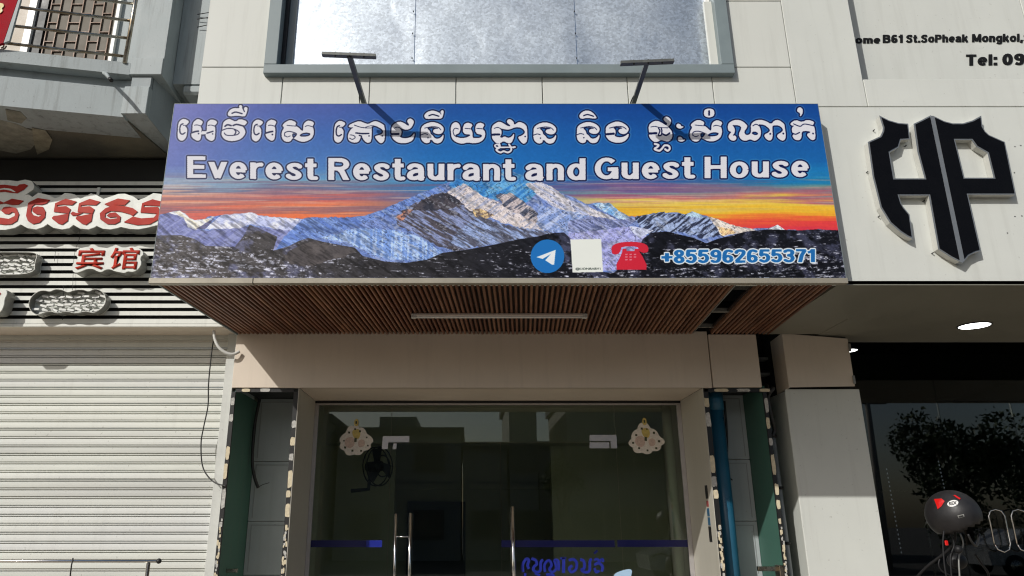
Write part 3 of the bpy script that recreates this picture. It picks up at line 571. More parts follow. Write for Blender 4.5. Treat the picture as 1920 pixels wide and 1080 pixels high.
def pen(mask, s, x0, x1, base0, base1, cap0, cap1=None, track=.10, gap=.35):
    cap1 = cap1 or cap0; tot = sum(LET(c)[0] for c in s)+track*(len(s)-1); x = 0
    for ch in s:
        wd, sts, (lo, hi) = LET(ch)
        tm = np.zeros((TH, TW), bool)
        def T(p):
            t = (x+p[0])/tot; return (x0+t*(x1-x0), base0+(base1-base0)*t - p[1]*(cap0+(cap1-cap0)*t))
        sx = (x1-x0)/tot; sy = cap0
        for st in sts:
            for i in range(len(st)-1):
                (xa,ya),(xb,yb) = st[i], st[i+1]; d = math.hypot(xb-xa, yb-ya) or 1e-6; nx, ny = -(yb-ya)/d, (xb-xa)/d
                hw = math.sqrt((WV*nx)**2+(WHZ*ny)**2)/2; nx *= hw; ny *= hw
                poly(tm, [T((xa+nx,ya+ny)),T((xb+nx,yb+ny)),T((xb-nx,yb-ny)),T((xa-nx,ya-ny))])
                if 0 < i: 
                    c = T((xa, ya)); 
                    poly(tm, [T((xa+hw*.98*math.cos(q*math.pi/5), ya+hw*.98*math.sin(q*math.pi/5))) for q in range(10)])
        yb_ = base0+(base1-base0)*((x+wd/2)/tot); cp_ = cap0+(cap1-cap0)*((x+wd/2)/tot)
        tm &= (PY <= yb_-lo*cp_+.0) & (PY >= yb_-hi*cp_)
        mask |= tm; x += wd+track
pen(WH, 'Everest', 351, 594, 333.5, 337.5, 41, 41, .11)
pen(WH, 'Restaurant', 615.5, 965, 337.5, 338.5, 41.5, 41, .11)
pen(WH, 'and', 985, 1098, 338.5, 337.5, 41, 41, .11)
pen(WH, 'Guest', 1115, 1301, 336.5, 334.5, 41, 41, .11)
pen(WH, 'House', 1321, 1517, 334.5, 331.5, 40.5, 40, .11)
K = TW/1255.0                                           # texels per photo pixel, about
halo = dilate(WH, 5.0*K); outl = dilate(WH, 2.8*K)
hb = .16*halo.astype(np.float32)[...,None]; colimg = colimg*(1-hb)+np.array((215,220,235), np.float32)*hb
outc = np.stack([np.interp(PX, [300,800,1500], a) for a in ([54,16,8],[56,24,18],[88,62,72])], -1).astype(np.float32)
colimg[outl] = outc[outl]; colimg[WH] = (222,222,230)
# --- telephone number
NB = np.zeros((TH, TW), bool); pen(NB, '+855962655371', 1240, 1529, 494.0, 491.5, 25.5, 24.5, .055)
colimg[dilate(NB, 2.4*K)] = (226,234,240); colimg[NB] = (12,104,176)
# --- round badge with a paper plane, blank card, telephone
def flat(pts, c, soft=False):
    m_ = np.zeros((TH, TW), bool); (softpoly if soft else poly)(m_, pts); colimg[m_] = c
m_ = np.zeros((TH, TW), bool); disc(m_, 1026.5, 480.5, 31.5); colimg[m_] = (4,110,188)
z5 = lambda l: [(740+x/4.908, 320+y/4.908) for x, y in l]
flat(z5([(1303,796),(1482,728),(1468,866),(1448,866),(1385,824),(1436,768),(1362,812)]), (232,236,240))
flat([(1069.5,449),(1127,448),(1131,510),(1073.5,511)], (232,236,230))
z6 = lambda l: [(1100+x/3.84, 340+y/3.84) for x, y in l]
flat(z6([(180,505),(178,468),(220,444),(300,434),(380,438),(430,453),(446,480),(442,512),(400,516),(374,498),(370,468),(250,468),(245,500),(225,526),(185,524)]), (206,14,48), True)
flat(z6([(258,486),(286,486),(288,502),(344,502),(346,486),(374,486),(380,506),(405,545),(432,600),(430,637),(216,637),(214,600),(240,548),(256,510)]), (206,14,48))
for i in range(3):
    for j in range(3):
        if (i, j) == (2, 2): continue
        x = 286+i*31; y = 526+j*19; flat(z6([(x-9,y-4),(x+9,y-5),(x+9,y+4),(x-9,y+5)]), (222,120,136))
# tiny line under the blank card
me = text_mesh('@LIONBABY1', 1.0, .02); me.calc_loop_triangles(); co = np.array([v.co[:2] for v in me.vertices]); mn, mx = co.min(0), co.max(0)
pc = [(1079+(a-mn[0])/(mx[0]-mn[0])*47, 507.0-(b-mn[1])/(mx[1]-mn[1])*5.2) for a, b in co]
tm = np.zeros((TH, TW), bool)
for t in me.loop_triangles: poly(tm, [pc[i] for i in t.vertices])
colimg[tm] = (60,70,66)
# soften a little, as a printed banner seen from the street
for ax in (0, 1): colimg = (np.roll(colimg, 1, ax)+2*colimg+np.roll(colimg, -1, ax))/4
px = np.ones((TH, TW, 4), np.float32); px[...,:3] = np.clip(colimg/255.0, 0, 1)
img = bpy.data.images.new('banner_print', TW, TH, alpha=False); img.colorspace_settings.name = 'sRGB'
img.pixels.foreach_set(px[::-1].ravel()); img.update(); img.pack()
del px, colimg, streakA, streakB, lowspk, n_iso, n_fine
mb = bpy.data.materials.new('banner_print'); mb.use_nodes = True; t = mb.node_tree; b = t.nodes['Principled BSDF']
ti = nd(t, 'ShaderNodeTexImage'); ti.image = img; ti.extension = 'EXTEND'; hs = nd(t, 'ShaderNodeHueSaturation'); hs.inputs['Value'].default_value = .98; hs.inputs['Saturation'].default_value = .97
t.links.new(ti.outputs[0], hs.inputs['Color']); t.links.new(hs.outputs[0], b.inputs['Base Color'])
b.inputs['Roughness'].default_value = .36; b.inputs['Specular IOR Level'].default_value = .10
geo = nd(t, 'ShaderNodeNewGeometry'); nb = nd(t, 'ShaderNodeTexNoise'); nb.inputs['Scale'].default_value = 2.2; nb.inputs['Detail'].default_value = 2; t.links.new(geo.outputs['Position'], nb.inputs[0])
bp = nd(t, 'ShaderNodeBump'); bp.inputs['Strength'].default_value = .25; bp.inputs['Distance'].default_value = .02; t.links.new(nb.outputs[0], bp.inputs['Height']); t.links.new(bp.outputs[0], b.inputs['Normal'])
M['banner'] = mb

sign = thing('signboard', 'long printed mountain banner signboard reading Everest Restaurant and Guest House above the glass entrance', 'signboard', (0, SY, SZ0))
me = bpy.data.meshes.new('banner_face'); me.from_pydata([(SX0,SY,SZ0),(SX1,SY,SZ0),(SX1,SY,SZ1),(SX0,SY,SZ1)], [], [(0,1,2,3)])
uv = me.uv_layers.new(name='UVMap'); 
for i, c in enumerate([(0,0),(1,0),(1,1),(0,1)]): uv.data[i].uv = c
link('banner_face', me, M['banner'], sign)
box('box_body', SX0, SX1, SY+.004, SY+.125, SZ0+.004, SZ1-.004, 'frame_grey', sign)
for a in ((SX0-.006, SX1+.006, SZ1, SZ1+.008), ):
    box('edge_trim', a[0]+.004, a[1]-.004, SY-.001, SY+.13, a[2]+.0005, a[3]-.005, 'frame_grey', sign)
box('edge_trim', SX0-.003, SX0-.0005, SY-.001, SY+.13, SZ0, SZ1, 'frame_grey', sign)
box('edge_trim', SX1+.0005, SX1+.003, SY-.001, SY+.13, SZ0, SZ1, 'frame_grey', sign)
SPLIT = at(475, 525, SY).x
box('bottom_trim', SX0-.008, SPLIT, SY-.010, SY+.035, SZ0-.042, SZ0-.002, 'trim', sign, .003)
box('bottom_trim', SPLIT+.002, SX1+.008, SY-.008, SY+.035, SZ0-.040, SZ0-.002, 'trim', sign, .003)

# ================================================================== GUEST HOUSE BUILDING
WY = 4.74                                               # face of the upper cladding
ZS = 3.13                                               # soffit height
DX0 = at(369, 193, WY).x
gh = thing('guest_house', 'white clad guest house front with a sheeted upper window and slatted brown soffit', 'building', (0, 6, 0))
def panel(x0, x1, z0, z1, y=WY, mat='white_clad', th=.03, g=.0028, par=None):
    return box('cladding_panel', x0+g, x1-g, y, y+th, z0+g, z1-g, mat, par or gh, .003)
joints = [at(x, 165, WY).x for x in (529,693,855,1017,1177,1337,1489)]
ZJ = at(900, 126, WY).z; ZTOP = 7.2
ZR1 = at(1420, 2, WY).z
WX0, WX1 = at(493,137,WY).x, at(1378,137,WY).x
WZ0 = at(900, 138, WY).z
xs_ = [DX0] + joints
for i in range(len(xs_)-1):
    panel(xs_[i], xs_[i+1], ZS, ZJ if i in (0, 6) else WZ0)
xl = at(497, 60, WY).x
panel(DX0, WX0+.05, ZJ, ZTOP-1.2)
panel(DX0, WX0+.05, ZTOP-1.2, ZTOP)
panel(joints[5], joints[6], ZJ, ZR1) ; panel(WX1-.05, joints[6], ZR1, ZTOP)
box('lintel_panel', WX0+.05, WX1-.05, WY, WY+.03, WZ0+1.95, ZTOP, 'white_clad', gh)
box('backing_wall', DX0+.002, joints[6], WY+.034, WY+.20, ZS+.03, WZ0+.02, 'joint', gh)
box('backing_wall', DX0+.002, WX0+.09, WY+.034, WY+.20, WZ0+.02, ZTOP, 'joint', gh)
box('backing_wall', WX1-.09, joints[6], WY+.034, WY+.20, WZ0+.02, ZTOP, 'joint', gh)
box('side_wall', DX0-.0, DX0+.05, WY+.21, 9, ZS+.3, ZTOP, 'grey_paint', gh)
# window: four frame members, three galvanised sheets
wf = bpy.data.objects.new('window', None); COL.objects.link(wf); wf.location = (0, WY, 5.5); attach(wf, gh)
FY0, FY1 = WY-.055, WY+.12
cO = [at(493,137,FY0), at(1379,137,FY0)]; cI = [at(515.6,114.6,FY0), at(1354.7,116.5,FY0)]
fw = .095; zt = WZ0+1.9
zb = cO[0].z - .0
box('frame_member', cO[0].x, cO[1].x, FY0, FY1, zb, zb+fw*.82, 'frame_grey', wf, .004)
box('frame_member', cO[0].x, cO[0].x+fw, FY0+.001, FY1, zb+fw*.82, zt, 'frame_grey', wf, .004)
box('frame_member', cO[1].x-fw, cO[1].x, FY0+.001, FY1, zb+fw*.82, zt, 'frame_grey', wf, .004)
box('frame_member', cO[0].x, cO[1].x, FY0, FY1, zt, zt+fw, 'frame_grey', wf, .004)
GYs = WY+.055
box('inner_jamb', cO[0].x+fw+.001, cO[0].x+fw+.03, GYs-.02, GYs+.03, zb+.08, zt, 'black', wf)
box('inner_jamb', cO[0].x+fw+.031, cO[0].x+fw+.085, GYs+.0, GYs+.03, zb+.08, zt, 'frame_grey', wf)
box('inner_jamb', cO[1].x-fw-.03, cO[1].x-fw-.001, GYs-.02, GYs+.03, zb+.08, zt, 'white_paint', wf)
def sheet(x0, x1, z0, z1, seed):
    nx, nz = 40, 40; vs = []; fs = []; rr = random.Random(seed)
    cr = [(rr.uniform(x0, x1), rr.uniform(z0, z1*.6+z0*.4), rr.uniform(0, math.pi), rr.uniform(.10,.3)) for _ in range(5)]
    for j in range(nz+1):
        for i in range(nx+1):
            x = x0+(x1-x0)*i/nx; z = z0+(z1-z0)*j/nz
            d = mnoise.noise(Vector((x*1.6, z*1.6, seed)))*.008 + mnoise.noise(Vector((x*4.5, z*4.5, seed+9)))*.0016
            for (a, b_, th, ln) in cr:
                dx, dz = x-a, z-b_; u = dx*math.cos(th)+dz*math.sin(th); v = -dx*math.sin(th)+dz*math.cos(th)
                d += .0045*math.exp(-(u/ln)**2-(v/.022)**2)*(1 if v > 0 else -.2)
            e = min(1, min(x-x0, x1-x)/.08, (z-z0)/.08); d *= max(.15, e)
            vs.append((x, GYs+.012+d*.9, z))
    for j in range(nz):
        for i in range(nx):
            k = j*(nx+1)+i; fs.append((k, k+1, k+nx+2, k+nx+1))
    return mesh('metal_sheet', vs, fs, 'galv', wf, smooth=True)
sxs = [cO[0].x+fw+.06, at(778,60,GYs).x, at(1080,60,GYs).x, cO[1].x-fw-.028]
for i in range(3):
    s = sheet(sxs[i]+.002, sxs[i+1]-.003, zb+.07, zt, 3+i*7)
    if i < 2:
        for z in (zb+.2, zb+.42, zb+.62, zb+1.0):
            box('screw', sxs[i+1]-.02+.01*i, sxs[i+1]-.012+.01*i, GYs-.012, GYs+.0, z-.004, z+.004, 'black', s)
    else:
        pass
# pillar panel, address panel and fascia of the shop on the right
shop = thing('clothing_shop', 'white clad shop front on the right with glass doors and a wide plain soffit', 'building', (4.5, 6, 0))
XS = at(1618, 148, WY).x; ZL = at(1700, 148, WY).z; ZF = at(1700, 200, WY).z; XR = 8.5
panel(joints[6], XS, ZF, ZTOP, mat='white_clad2', par=shop)
RY = WY+.25
panel(XS-.15, at(1912,0,RY).x, ZL-.05, ZTOP, y=RY, mat='white_clad2', par=shop)
panel(at(1912,0,RY).x, XR, ZL-.05, ZTOP, y=RY, mat='white_clad2', par=shop)
panel(XS, XR, ZF, ZL, mat='white_clad2', par=shop)
panel(joints[6], XR, ZS+.001, ZF, y=WY-.0, mat='white_clad2', par=shop)
box('backing_wall', joints[6]+.002, XS-.002, WY+.034, RY+.2, ZS+.04, ZTOP, 'joint', shop)
box('backing_wall', XS, XR, WY+.034, RY+.2, ZS+.04, ZL-.055, 'joint', shop)
box('return_panel', XS-.032, XS-.004, WY+.035, RY, ZL, ZTOP, 'white_clad2', shop)
# soffit of the shop
SE = 6.36
HX0 = SX1+.012
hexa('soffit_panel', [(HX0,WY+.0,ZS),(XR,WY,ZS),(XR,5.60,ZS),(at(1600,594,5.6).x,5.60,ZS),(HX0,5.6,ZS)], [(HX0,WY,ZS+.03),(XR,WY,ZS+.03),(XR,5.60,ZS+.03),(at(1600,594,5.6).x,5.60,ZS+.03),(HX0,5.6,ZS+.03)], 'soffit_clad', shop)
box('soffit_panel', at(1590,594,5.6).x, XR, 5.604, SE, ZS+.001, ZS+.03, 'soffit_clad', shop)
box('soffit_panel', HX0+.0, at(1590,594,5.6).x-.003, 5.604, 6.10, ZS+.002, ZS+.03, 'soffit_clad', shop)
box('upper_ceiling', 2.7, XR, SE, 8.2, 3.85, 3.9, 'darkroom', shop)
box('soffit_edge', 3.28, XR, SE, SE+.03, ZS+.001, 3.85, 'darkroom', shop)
# two recessed lights
def downlight(c, r, name_label):
    t = thing('downlight', name_label, 'ceiling light', c)
    bm = bmesh.new(); bmesh.ops.create_circle(bm, cap_ends=True, segments=28, radius=r)
    o = from_bm('lamp_disc', bm, 'lamp_lit', None, loc=(c[0], c[1], c[2]-.004)); attach(o, t)
    pts = [(c[0]+math.cos(a*math.pi/14)*(r+.006), c[1]+math.sin(a*math.pi/14)*(r+.006), c[2]-.003) for a in range(29)]
    tube('ring', pts, .006, 'black', t, 6)
    return t
p = at(1827, 610.5, 5.8); downlight((p.x, p.y, ZS), .112, 'bright round downlight recessed in the shop soffit at the right edge')
p = at(1600, 652, 6.9)
downlight((p.x+.02, 7.05, p.z-.0+.01), .085, 'small bright ceiling light peeking past the loose box panel on the pillar')
# shop glass
GX0 = 3.0; GY = 7.30
glz = thing('shop_glazing', 'dark tinted glass shop front beneath the downlight on the right', 'window', (4.5, GY, .14))
gxs = [GX0, 4.62, 5.34, 6.06, 8.4]
for i in range(4):
    box('glass_pane' if i in (0, 3) else 'door_leaf', gxs[i]+.003, gxs[i+1]-.003, GY, GY+.010, .14, 3.84 if i in (0,3) else 2.75, 'shop_glass', glz)
box('transom_pane', gxs[1]+.003, gxs[3]-.003, GY, GY+.010, 2.756, 3.84, 'shop_glass', glz)
def loop_handle(cx, z0, z1, wd, y, par, r=.0075):
    h = wd/2; k = h
    pts = [(cx-h,y,z0+k),(cx-h,y,z1-k*.8),(cx-h*.7,y,z1-k*.2),(cx,y,z1),(cx+h*.7,y,z1-k*.2),(cx+h,y,z1-k*.8),(cx+h,y,z0+k),(cx+h*.7,y,z0+k*.3),(cx,y,z0),(cx-h*.7,y,z0+k*.3),(cx-h,y,z0+k)]
    return tube('handle', pts, r, 'chrome', par, 8)
a = at(1866, 955, GY-.06); bq = at(1870, 1035, GY-.06)
loop_handle(a.x, bq.z, a.z, .15, GY-.06, glz); loop_handle(at(1908,955,GY-.06).x, bq.z, a.z, .15, GY-.06, glz)
# shop interior
shin = thing('shop_interior', 'dark shop interior behind the tinted glass on the right', 'interior', (5.5, 10, .14))
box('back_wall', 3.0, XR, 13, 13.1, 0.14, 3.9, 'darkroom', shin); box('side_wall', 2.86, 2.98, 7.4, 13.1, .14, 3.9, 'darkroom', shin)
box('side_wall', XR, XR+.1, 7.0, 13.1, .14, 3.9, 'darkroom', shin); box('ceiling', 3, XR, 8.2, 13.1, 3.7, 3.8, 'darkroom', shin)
# clothes racks with fairy lights inside
for k, (px0, px1, py0) in enumerate(((1715, 1760, 860),)):
    rk = thing('display_rack', 'thin metal display rack standing behind the dark shop glass', 'rack', (at(px0,py0,8.6).x, 8.6, .14))
    A1 = at(px0, py0, 8.6); B1 = at(px1, py0, 8.6)
    tube('post', [(A1.x,8.6,.14),(A1.x,8.6,A1.z)], .014, 'steel', rk, 8); tube('post', [(B1.x,8.6,.14),(B1.x,8.6,A1.z)], .014, 'steel', rk, 8)
    tube('rail', [(A1.x,8.6,A1.z),(B1.x,8.6,A1.z)], .014, 'steel', rk, 8); tube('rail', [(A1.x-.5,8.6,1.95),(B1.x,8.6,1.95)], .014, 'steel', rk, 8)
for k, (xa, ya, xb, yb) in enumerate(((1661,876,1690,1040),(1758,862,1772,925))):
    pa, pb = at(xa, ya, 8.3), at(xb, yb, 8.3)
    fl = thing('fairy_light_string', ('longer' if k == 0 else 'shorter') + ' string of tiny pale lamps hanging behind the shop glass', 'string light', pa, 'fairy light strings')
    n_ = 20 if k == 0 else 9
    tube('cord', [pa, pb], .002, 'black', fl, 4)
    for i in range(n_):
        q = pa.lerp(pb, (i+.5)/n_); box('bulb', q.x-.004, q.x+.004, q.y-.012, q.y-.004, q.z-.009, q.z+.009, 'lamp_dim' if 'lamp_dim' in M else M.setdefault('lamp_dim', emis('lamp_dim', (.9,.9,1), .25)), fl)

# ================================================================== SLATTED SOFFIT over the entrance
sof = bpy.data.objects.new('slatted_soffit', None); COL.objects.link(sof); sof.location = (0, 5.3, ZS); attach(sof, gh)
SKEW = .10
y0, y1 = SY+.04, 6.065
GL0, GL1 = at(1384,531,4.66).x, at(1424,531,4.66).x
pitch = .0365; x = SX0+.02; n = 0
def slat_mesh(wd, up=0.0):
    me = bpy.data.meshes.new('slat'); a = wd/2
    prof = [(-a,.028),(-a*.9,.004),(-a*.5,-.002),(a*.5,-.002),(a*.9,.004),(a,.028)]
    vs = [(px_, y0, z) for px_, z in prof]+[(px_+SKEW, y1, z) for px_, z in prof]; k = len(prof)
    fs = [(i, i+1, k+i+1, k+i) for i in range(k-1)]+[(0,k,2*k-1,k-1), tuple(range(k))[::-1], tuple(range(k,2*k))]
    me.from_pydata(vs, [], fs); me.materials.append(M['wood%d' % int(up)])
    return me
sms = [slat_mesh(.021, k_) for k_ in range(4)]
while x < SX1-.02:
    if not (GL0-.012 < x < GL1-.005):
        o = bpy.data.objects.new('slat', random.choice(sms)); COL.objects.link(o); o.location = (x, 0, ZS-.006+random.uniform(-.0015,.0015)); attach(o, sof)
    x += pitch; n += 1
hexa('soffit_backing', [(SX0,y0,ZS+.024),(GL0,y0,ZS+.024),(GL0+SKEW,y1,ZS+.024),(SX0+SKEW,y1,ZS+.024)], [(SX0,y0,ZS+.04),(GL0,y0,ZS+.04),(GL0+SKEW,y1,ZS+.04),(SX0+SKEW,y1,ZS+.04)], 'wood_back', sof)
hexa('soffit_backing', [(GL1,y0,ZS+.024),(SX1,y0,ZS+.024),(SX1+SKEW,y1,ZS+.024),(GL1+SKEW,y1,ZS+.024)], [(GL1,y0,ZS+.04),(SX1,y0,ZS+.04),(SX1+SKEW,y1,ZS+.04),(GL1+SKEW,y1,ZS+.04)], 'wood_back', sof)
box('void_ceiling', GL0-.3, GL1+.4, y0+.12, y1, ZS+.40, ZS+.45, 'black', sof)
box('cross_bracket', GL0-.05, GL1+.2, 5.46, 5.49, ZS+.02, ZS+.05, 'tin', sof); box('cross_bracket', GL0-.02, GL1+.2, 5.93, 5.95, ZS+.02, ZS+.05, 'tin', sof)
tube('edge_strip', [(GL0+.006,y0,ZS+.006),(GL0+SKEW+.006,y1,ZS+.006)], .007, 'tin', sof, 6)
hexa('edge_strip', [(SX0,y0,ZS-.012),(SX0+.012,y0,ZS-.012),(SX0+.012+SKEW*1.3,y1+.1,ZS-.012),(SX0+SKEW*1.3,y1+.1,ZS-.012)], [(SX0,y0,ZS+.03),(SX0+.012,y0,ZS+.03),(SX0+.012+SKEW*1.3,y1+.1,ZS+.03),(SX0+SKEW*1.3,y1+.1,ZS+.03)], 'frame_grey', sof)
box('floor_slab', SX0+.25, XR, WY+.3, 9, ZS+.47, ZS+.6, 'joint', gh)
# tube light
pL, pR = at(772,588,5.42), at(1100,588,5.42)
tl = thing('tube_light', 'slim unlit tube light fixed beneath the brown slatted soffit', 'ceiling light', ((pL.x+pR.x)/2, 5.42, ZS-.03))
box('housing', pL.x, pR.x, 5.40, 5.43, ZS-.030, ZS-.009, 'tube_plastic', tl, .004)
tube('tube', [(pL.x+.03,5.415,ZS-.034),(pR.x-.03,5.415,ZS-.034)], .012, 'white_paint', tl, 10)
box('end_cap', pL.x-.002, pL.x+.035, 5.397, 5.433, ZS-.046, ZS-.012, 'conduit', tl, .003); box('end_cap', pR.x-.035, pR.x+.002, 5.397, 5.433, ZS-.046, ZS-.012, 'conduit', tl, .003)

# ================================================================== ENTRANCE: lintel, niches, reveals
NX0, NX1 = -1.933, -1.405; RX0, RX1 = 1.925, 2.43; DY = 6.76
BY = 6.07; ZB = at(900, 727, BY).z
BX0 = NX0-.03; BXJ = at(1332, 680, BY).x; BXE = at(1423, 680, BY).x
box('lintel_panel', BX0, BXJ-.004, BY, BY+.03, ZB, ZS+.02, 'cream_clad', gh, .003)
box('lintel_panel', BXJ+.004, BXE, BY-.006, BY+.024, ZB+.004, ZS-.008, 'cream_clad', gh, .003)
box('backing_wall', BX0+.01, BXE-.01, BY+.032, BY+.09, ZB+.02, ZS+.3, 'joint', gh)
box('lintel_underside', NX1, RX0, BY+.001, DY, ZB+.0, ZB+.03, 'cream_clad', gh)
# door reveals
box('reveal_panel', NX1-.006, NX1, BY+.004, DY, .14, ZB-.001, 'reveal', gh, .002)
box('reveal_panel', RX0, RX0+.006, BY+.004, DY, .14, ZB-.001, 'reveal', gh, .002)
# left niche
box('niche_side', NX0-.010, NX0, BY+.034, 6.78, .14, ZB-.01, 'green_wall', gh)
box('niche_side', RX1, RX1+.022, BY+.034, 6.60, .14, ZB+.02, 'green_wall', gh)
box('niche_top', NX0, NX1-.03, BY+.03, 6.78, ZB+.02, ZB+.06, 'black', gh); box('niche_top', RX0+.03, RX1, BY+.03, 6.6, ZB+.02, ZB+.06, 'black', gh)
def niche_back(x0, x1, y):
    zs_ = [.14, .66, 1.18, 1.62, 2.13, ZB+.02]
    for i in range(5):
        b_ = box('niche_tile', x0+.002, x1-.002, y, y+.02, zs_[i]+.002, zs_[i+1]-.002, 'tile_grey', gh, .003)
        if i % 2 == 0 or True:
            box('raised_border', x0+.035, x0+.041, y-.004, y, zs_[i]+.03, zs_[i+1]-.03, 'grey_pvc', b_)
            box('raised_border', x1-.041, x1-.035, y-.004, y, zs_[i]+.03, zs_[i+1]-.03, 'grey_pvc', b_)
            box('raised_border', x0+.041, x1-.041, y-.004, y, zs_[i+1]-.036, zs_[i+1]-.03, 'grey_pvc', b_)
niche_back(NX0, NX1-.03, 6.76); niche_back(RX0+.03, RX1, 6.55)
box('niche_rail', NX0, NX0+.10, 6.62, 6.65, .95, .99, 'steel', gh)
# steel bracket low in the right niche
q = at(1424, 1063, 6.2)
# rims: black tape and dabs of glue foam where the panels have come off
def rim(xa, xb, z0, z1, vertical=True, seed=0):
    low = 1.72
    rr = random.Random(seed); st = box('glue_strip', xa, xb, BY+.012, BY+.030, z0, z1, 'black', gh)
    if vertical:
        z = z1-.05
        while z > max(z0, 1.0):
            ln = rr.uniform(.05, .17)
            if z < low:
                for q_ in range(3): dab(xa+(xb-xa)*rr.uniform(.2,.8), z-rr.uniform(.01,.06), (xb-xa)*rr.uniform(.12,.28), rr.uniform(.008,.022), rr, st)
                z -= .045; continue
            if rr.random() < .88: dab((xa+xb)/2+rr.uniform(-.003,.003), z-ln/2, (xb-xa)*.50, ln/2, rr, st)
            z -= ln + rr.uniform(.02, .075)
    else:
        x = xa+.05
        while x < xb:
            ln = rr.uniform(.05, .14)
            if rr.random() < .85: dab(x+ln/2, (z0+z1)/2, ln/2, (z1-z0)*.45, rr, st)
            x += ln + rr.uniform(.03, .08)
def dab(cx, cz, rx, rz, rr, par):
    n_ = 18; out = []
    for k in range(n_):
        a = 2*math.pi*k/n_; c_, s_ = math.cos(a), math.sin(a); e = .45
        out.append((cx+math.copysign(abs(c_)**e, c_)*rx*rr.uniform(.82,1.06), cz+math.copysign(abs(s_)**e, s_)*rz*rr.uniform(.86,1.05)))
    shape('glue_dab', [out], BY+.006+rr.uniform(0,.003), BY+.0115, 'foam_cream' if rr.random() < .65 else 'foam_white', par)
rim(NX0-.030, NX0+.002, .14, ZB-.03, True, 1); rim(NX1-.045, NX1-.007, .14, ZB-.03, True, 2)
rim(NX0+.003, NX1-.046, ZB-.034, ZB-.004, False, 3)
rim(RX0+.007, RX0+.048, .14, ZB-.03, True, 4); rim(RX1-.006, RX1+.024, .14, ZB-.03, True, 5)
rim(RX0+.049, RX1-.007, ZB-.034, ZB-.004, False, 6)
# dark cavity between lintel and pillar
box('cavity_wall', RX1+.035, 2.95, 6.62, 6.66, .14, ZS+.1, 'joint', gh)
for z in (2.72, 2.86, 3.0): box('cavity_ledge', RX1+.035, 2.68, 6.50, 6.60, z, z+.02, 'grey_pvc', gh)
# loose foil scrap in the cavity
# pillar
px0, px1 = 2.645, 3.27; PYf = 6.17
ZP = at(1540, 727, PYf).z
pil = thing('pillar', 'white clad pillar between the blue pipe niche and the dark shop glass', 'pillar', ((px0+px1)/2, 6.35, .14))
box('front_panel', px0+.004, px1, PYf, PYf+.012, .14, ZP-.012, 'white_clad2', pil, .002)
box('side_panel', px0-.0, px0+.012, PYf+.002, 6.55, .14, ZP-.03, 'white_clad2', pil, .002)
box('core', px0+.03, px1-.03, PYf+.03, 6.6, .14, ZS+.1, 'joint', pil)
box('side_panel', px1-.012, px1, PYf+.014, 6.9, .14, ZP-.012, 'white_clad2', pil, .002)
# loose box panel at its head
P1 = [at(1444,641,6.36), at(1466,625,PYf-.06), at(1589,635,PYf-.03), at(1603,724,PYf-.03), at(1480,726,PYf-.06), at(1457,740,6.36)]
lp = thing('loose_panel_box', 'loose white cladding box tilting off the head of the pillar', 'cladding panel', P1[4])
hexa('front_face', [P1[1],P1[2],P1[3],P1[4]], [p_+Vector((0,.012,0)) for p_ in (P1[1],P1[2],P1[3],P1[4])], 'cream_clad', lp)
hexa('side_face', [P1[0],P1[1]+Vector((-.002,.0,0)),P1[4]+Vector((-.002,0,0)),P1[5]], [p_+Vector((.012,.004,0)) for p_ in (P1[0],P1[1],P1[4],P1[5])], 'cream_clad', lp)
for (xx, yy) in ((1593,652),(1601,712)):
    q = at(xx, yy, PYf-.032); box('clip', q.x-.012, q.x+.008, q.y-.012, q.y-.001, q.z-.035, q.z+.035, 'tin', lp, .002)
tube('torn_edge', [at(1560,622,6.1), at(1500,623,6.14), at(1470,622,6.16)], .008, 'black', lp, 5)

# pipes and cables in the right niche
pt, pb = at(1336, 745, 6.26), at(1358, 1080, 6.26)
bx = 2.080
bpipe = thing('blue_pipe', 'thick blue plastic pipe standing inside the open niche right of the door', 'pipe', (bx, 6.28, .14))
tube('pipe_body', [(bx,6.28,.14),(bx,6.28,ZB+.015)], .068, 'blue_pipe', bpipe, 20)
tube('socket', [(bx,6.28,ZB-.16),(bx,6.28,ZB+.01)], .074, 'blue_pipe', bpipe, 20)
bp2 = thing('grey_pipe', 'thin grey conduit running up the gap beside the pillar', 'pipe', (2.56, 6.3, .14))
tube('pipe_body', [(2.56,6.3,.14),(2.55,6.3,2.38)], .020, 'grey_pvc', bp2, 10)
for z in (1.45, 1.88, 2.30): tube('clamp', [(2.56,6.3,z-.012),(2.56,6.3,z+.012)], .026, 'black', bp2, 10)
tag(tube('conduit_bend', smoothline([at(1437,722,6.25), at(1442,735,6.1), at(1450,728,6.1), at(1440,745,6.15), at(1446,780,6.15), at(1452,805,6.2), at(1448,818,6.2)]), .016, 'black_rubber', None, 8), 'crumpled black hose in the gap left of the pillar', 'hose')
def cable(label, pts, r, name='cable', mat='black_rubber', g=None):
    return tag(tube(name, smoothline(pts, 6), r, mat, None, 6), label, name, g)
cable('thick black cable curving down behind the blue pipe', [at(1358,752,6.45), at(1362,800,6.45), at(1363,850,6.44), at(1360,890,6.44), at(1356,930,6.45)], .011)
cable('short black cable stub poking out right of the blue pipe', [at(1358,893,6.40), at(1366,895,6.40), at(1373,900,6.42)], .006)
cable('thin knotted cable hanging lower right of the blue pipe', [at(1361,912,6.45), at(1367,940,6.47), at(1375,985,6.48), at(1380,1010,6.5), at(1377,1014,6.49), at(1381,1018,6.5), at(1384,1040,6.5), at(1381,1060,6.5), at(1386,1090,6.5)], .004)
cable('thick black cable hanging down inside the left niche', [at(487,748,6.6), at(477,800,6.62), at(473,860,6.62), at(476,890,6.62), at(484,915,6.64)], .014)
cable('frayed wire end at the tip of the left niche cable', [at(484,914,6.64), at(492,909,6.63), at(505,905,6.62)], .003)
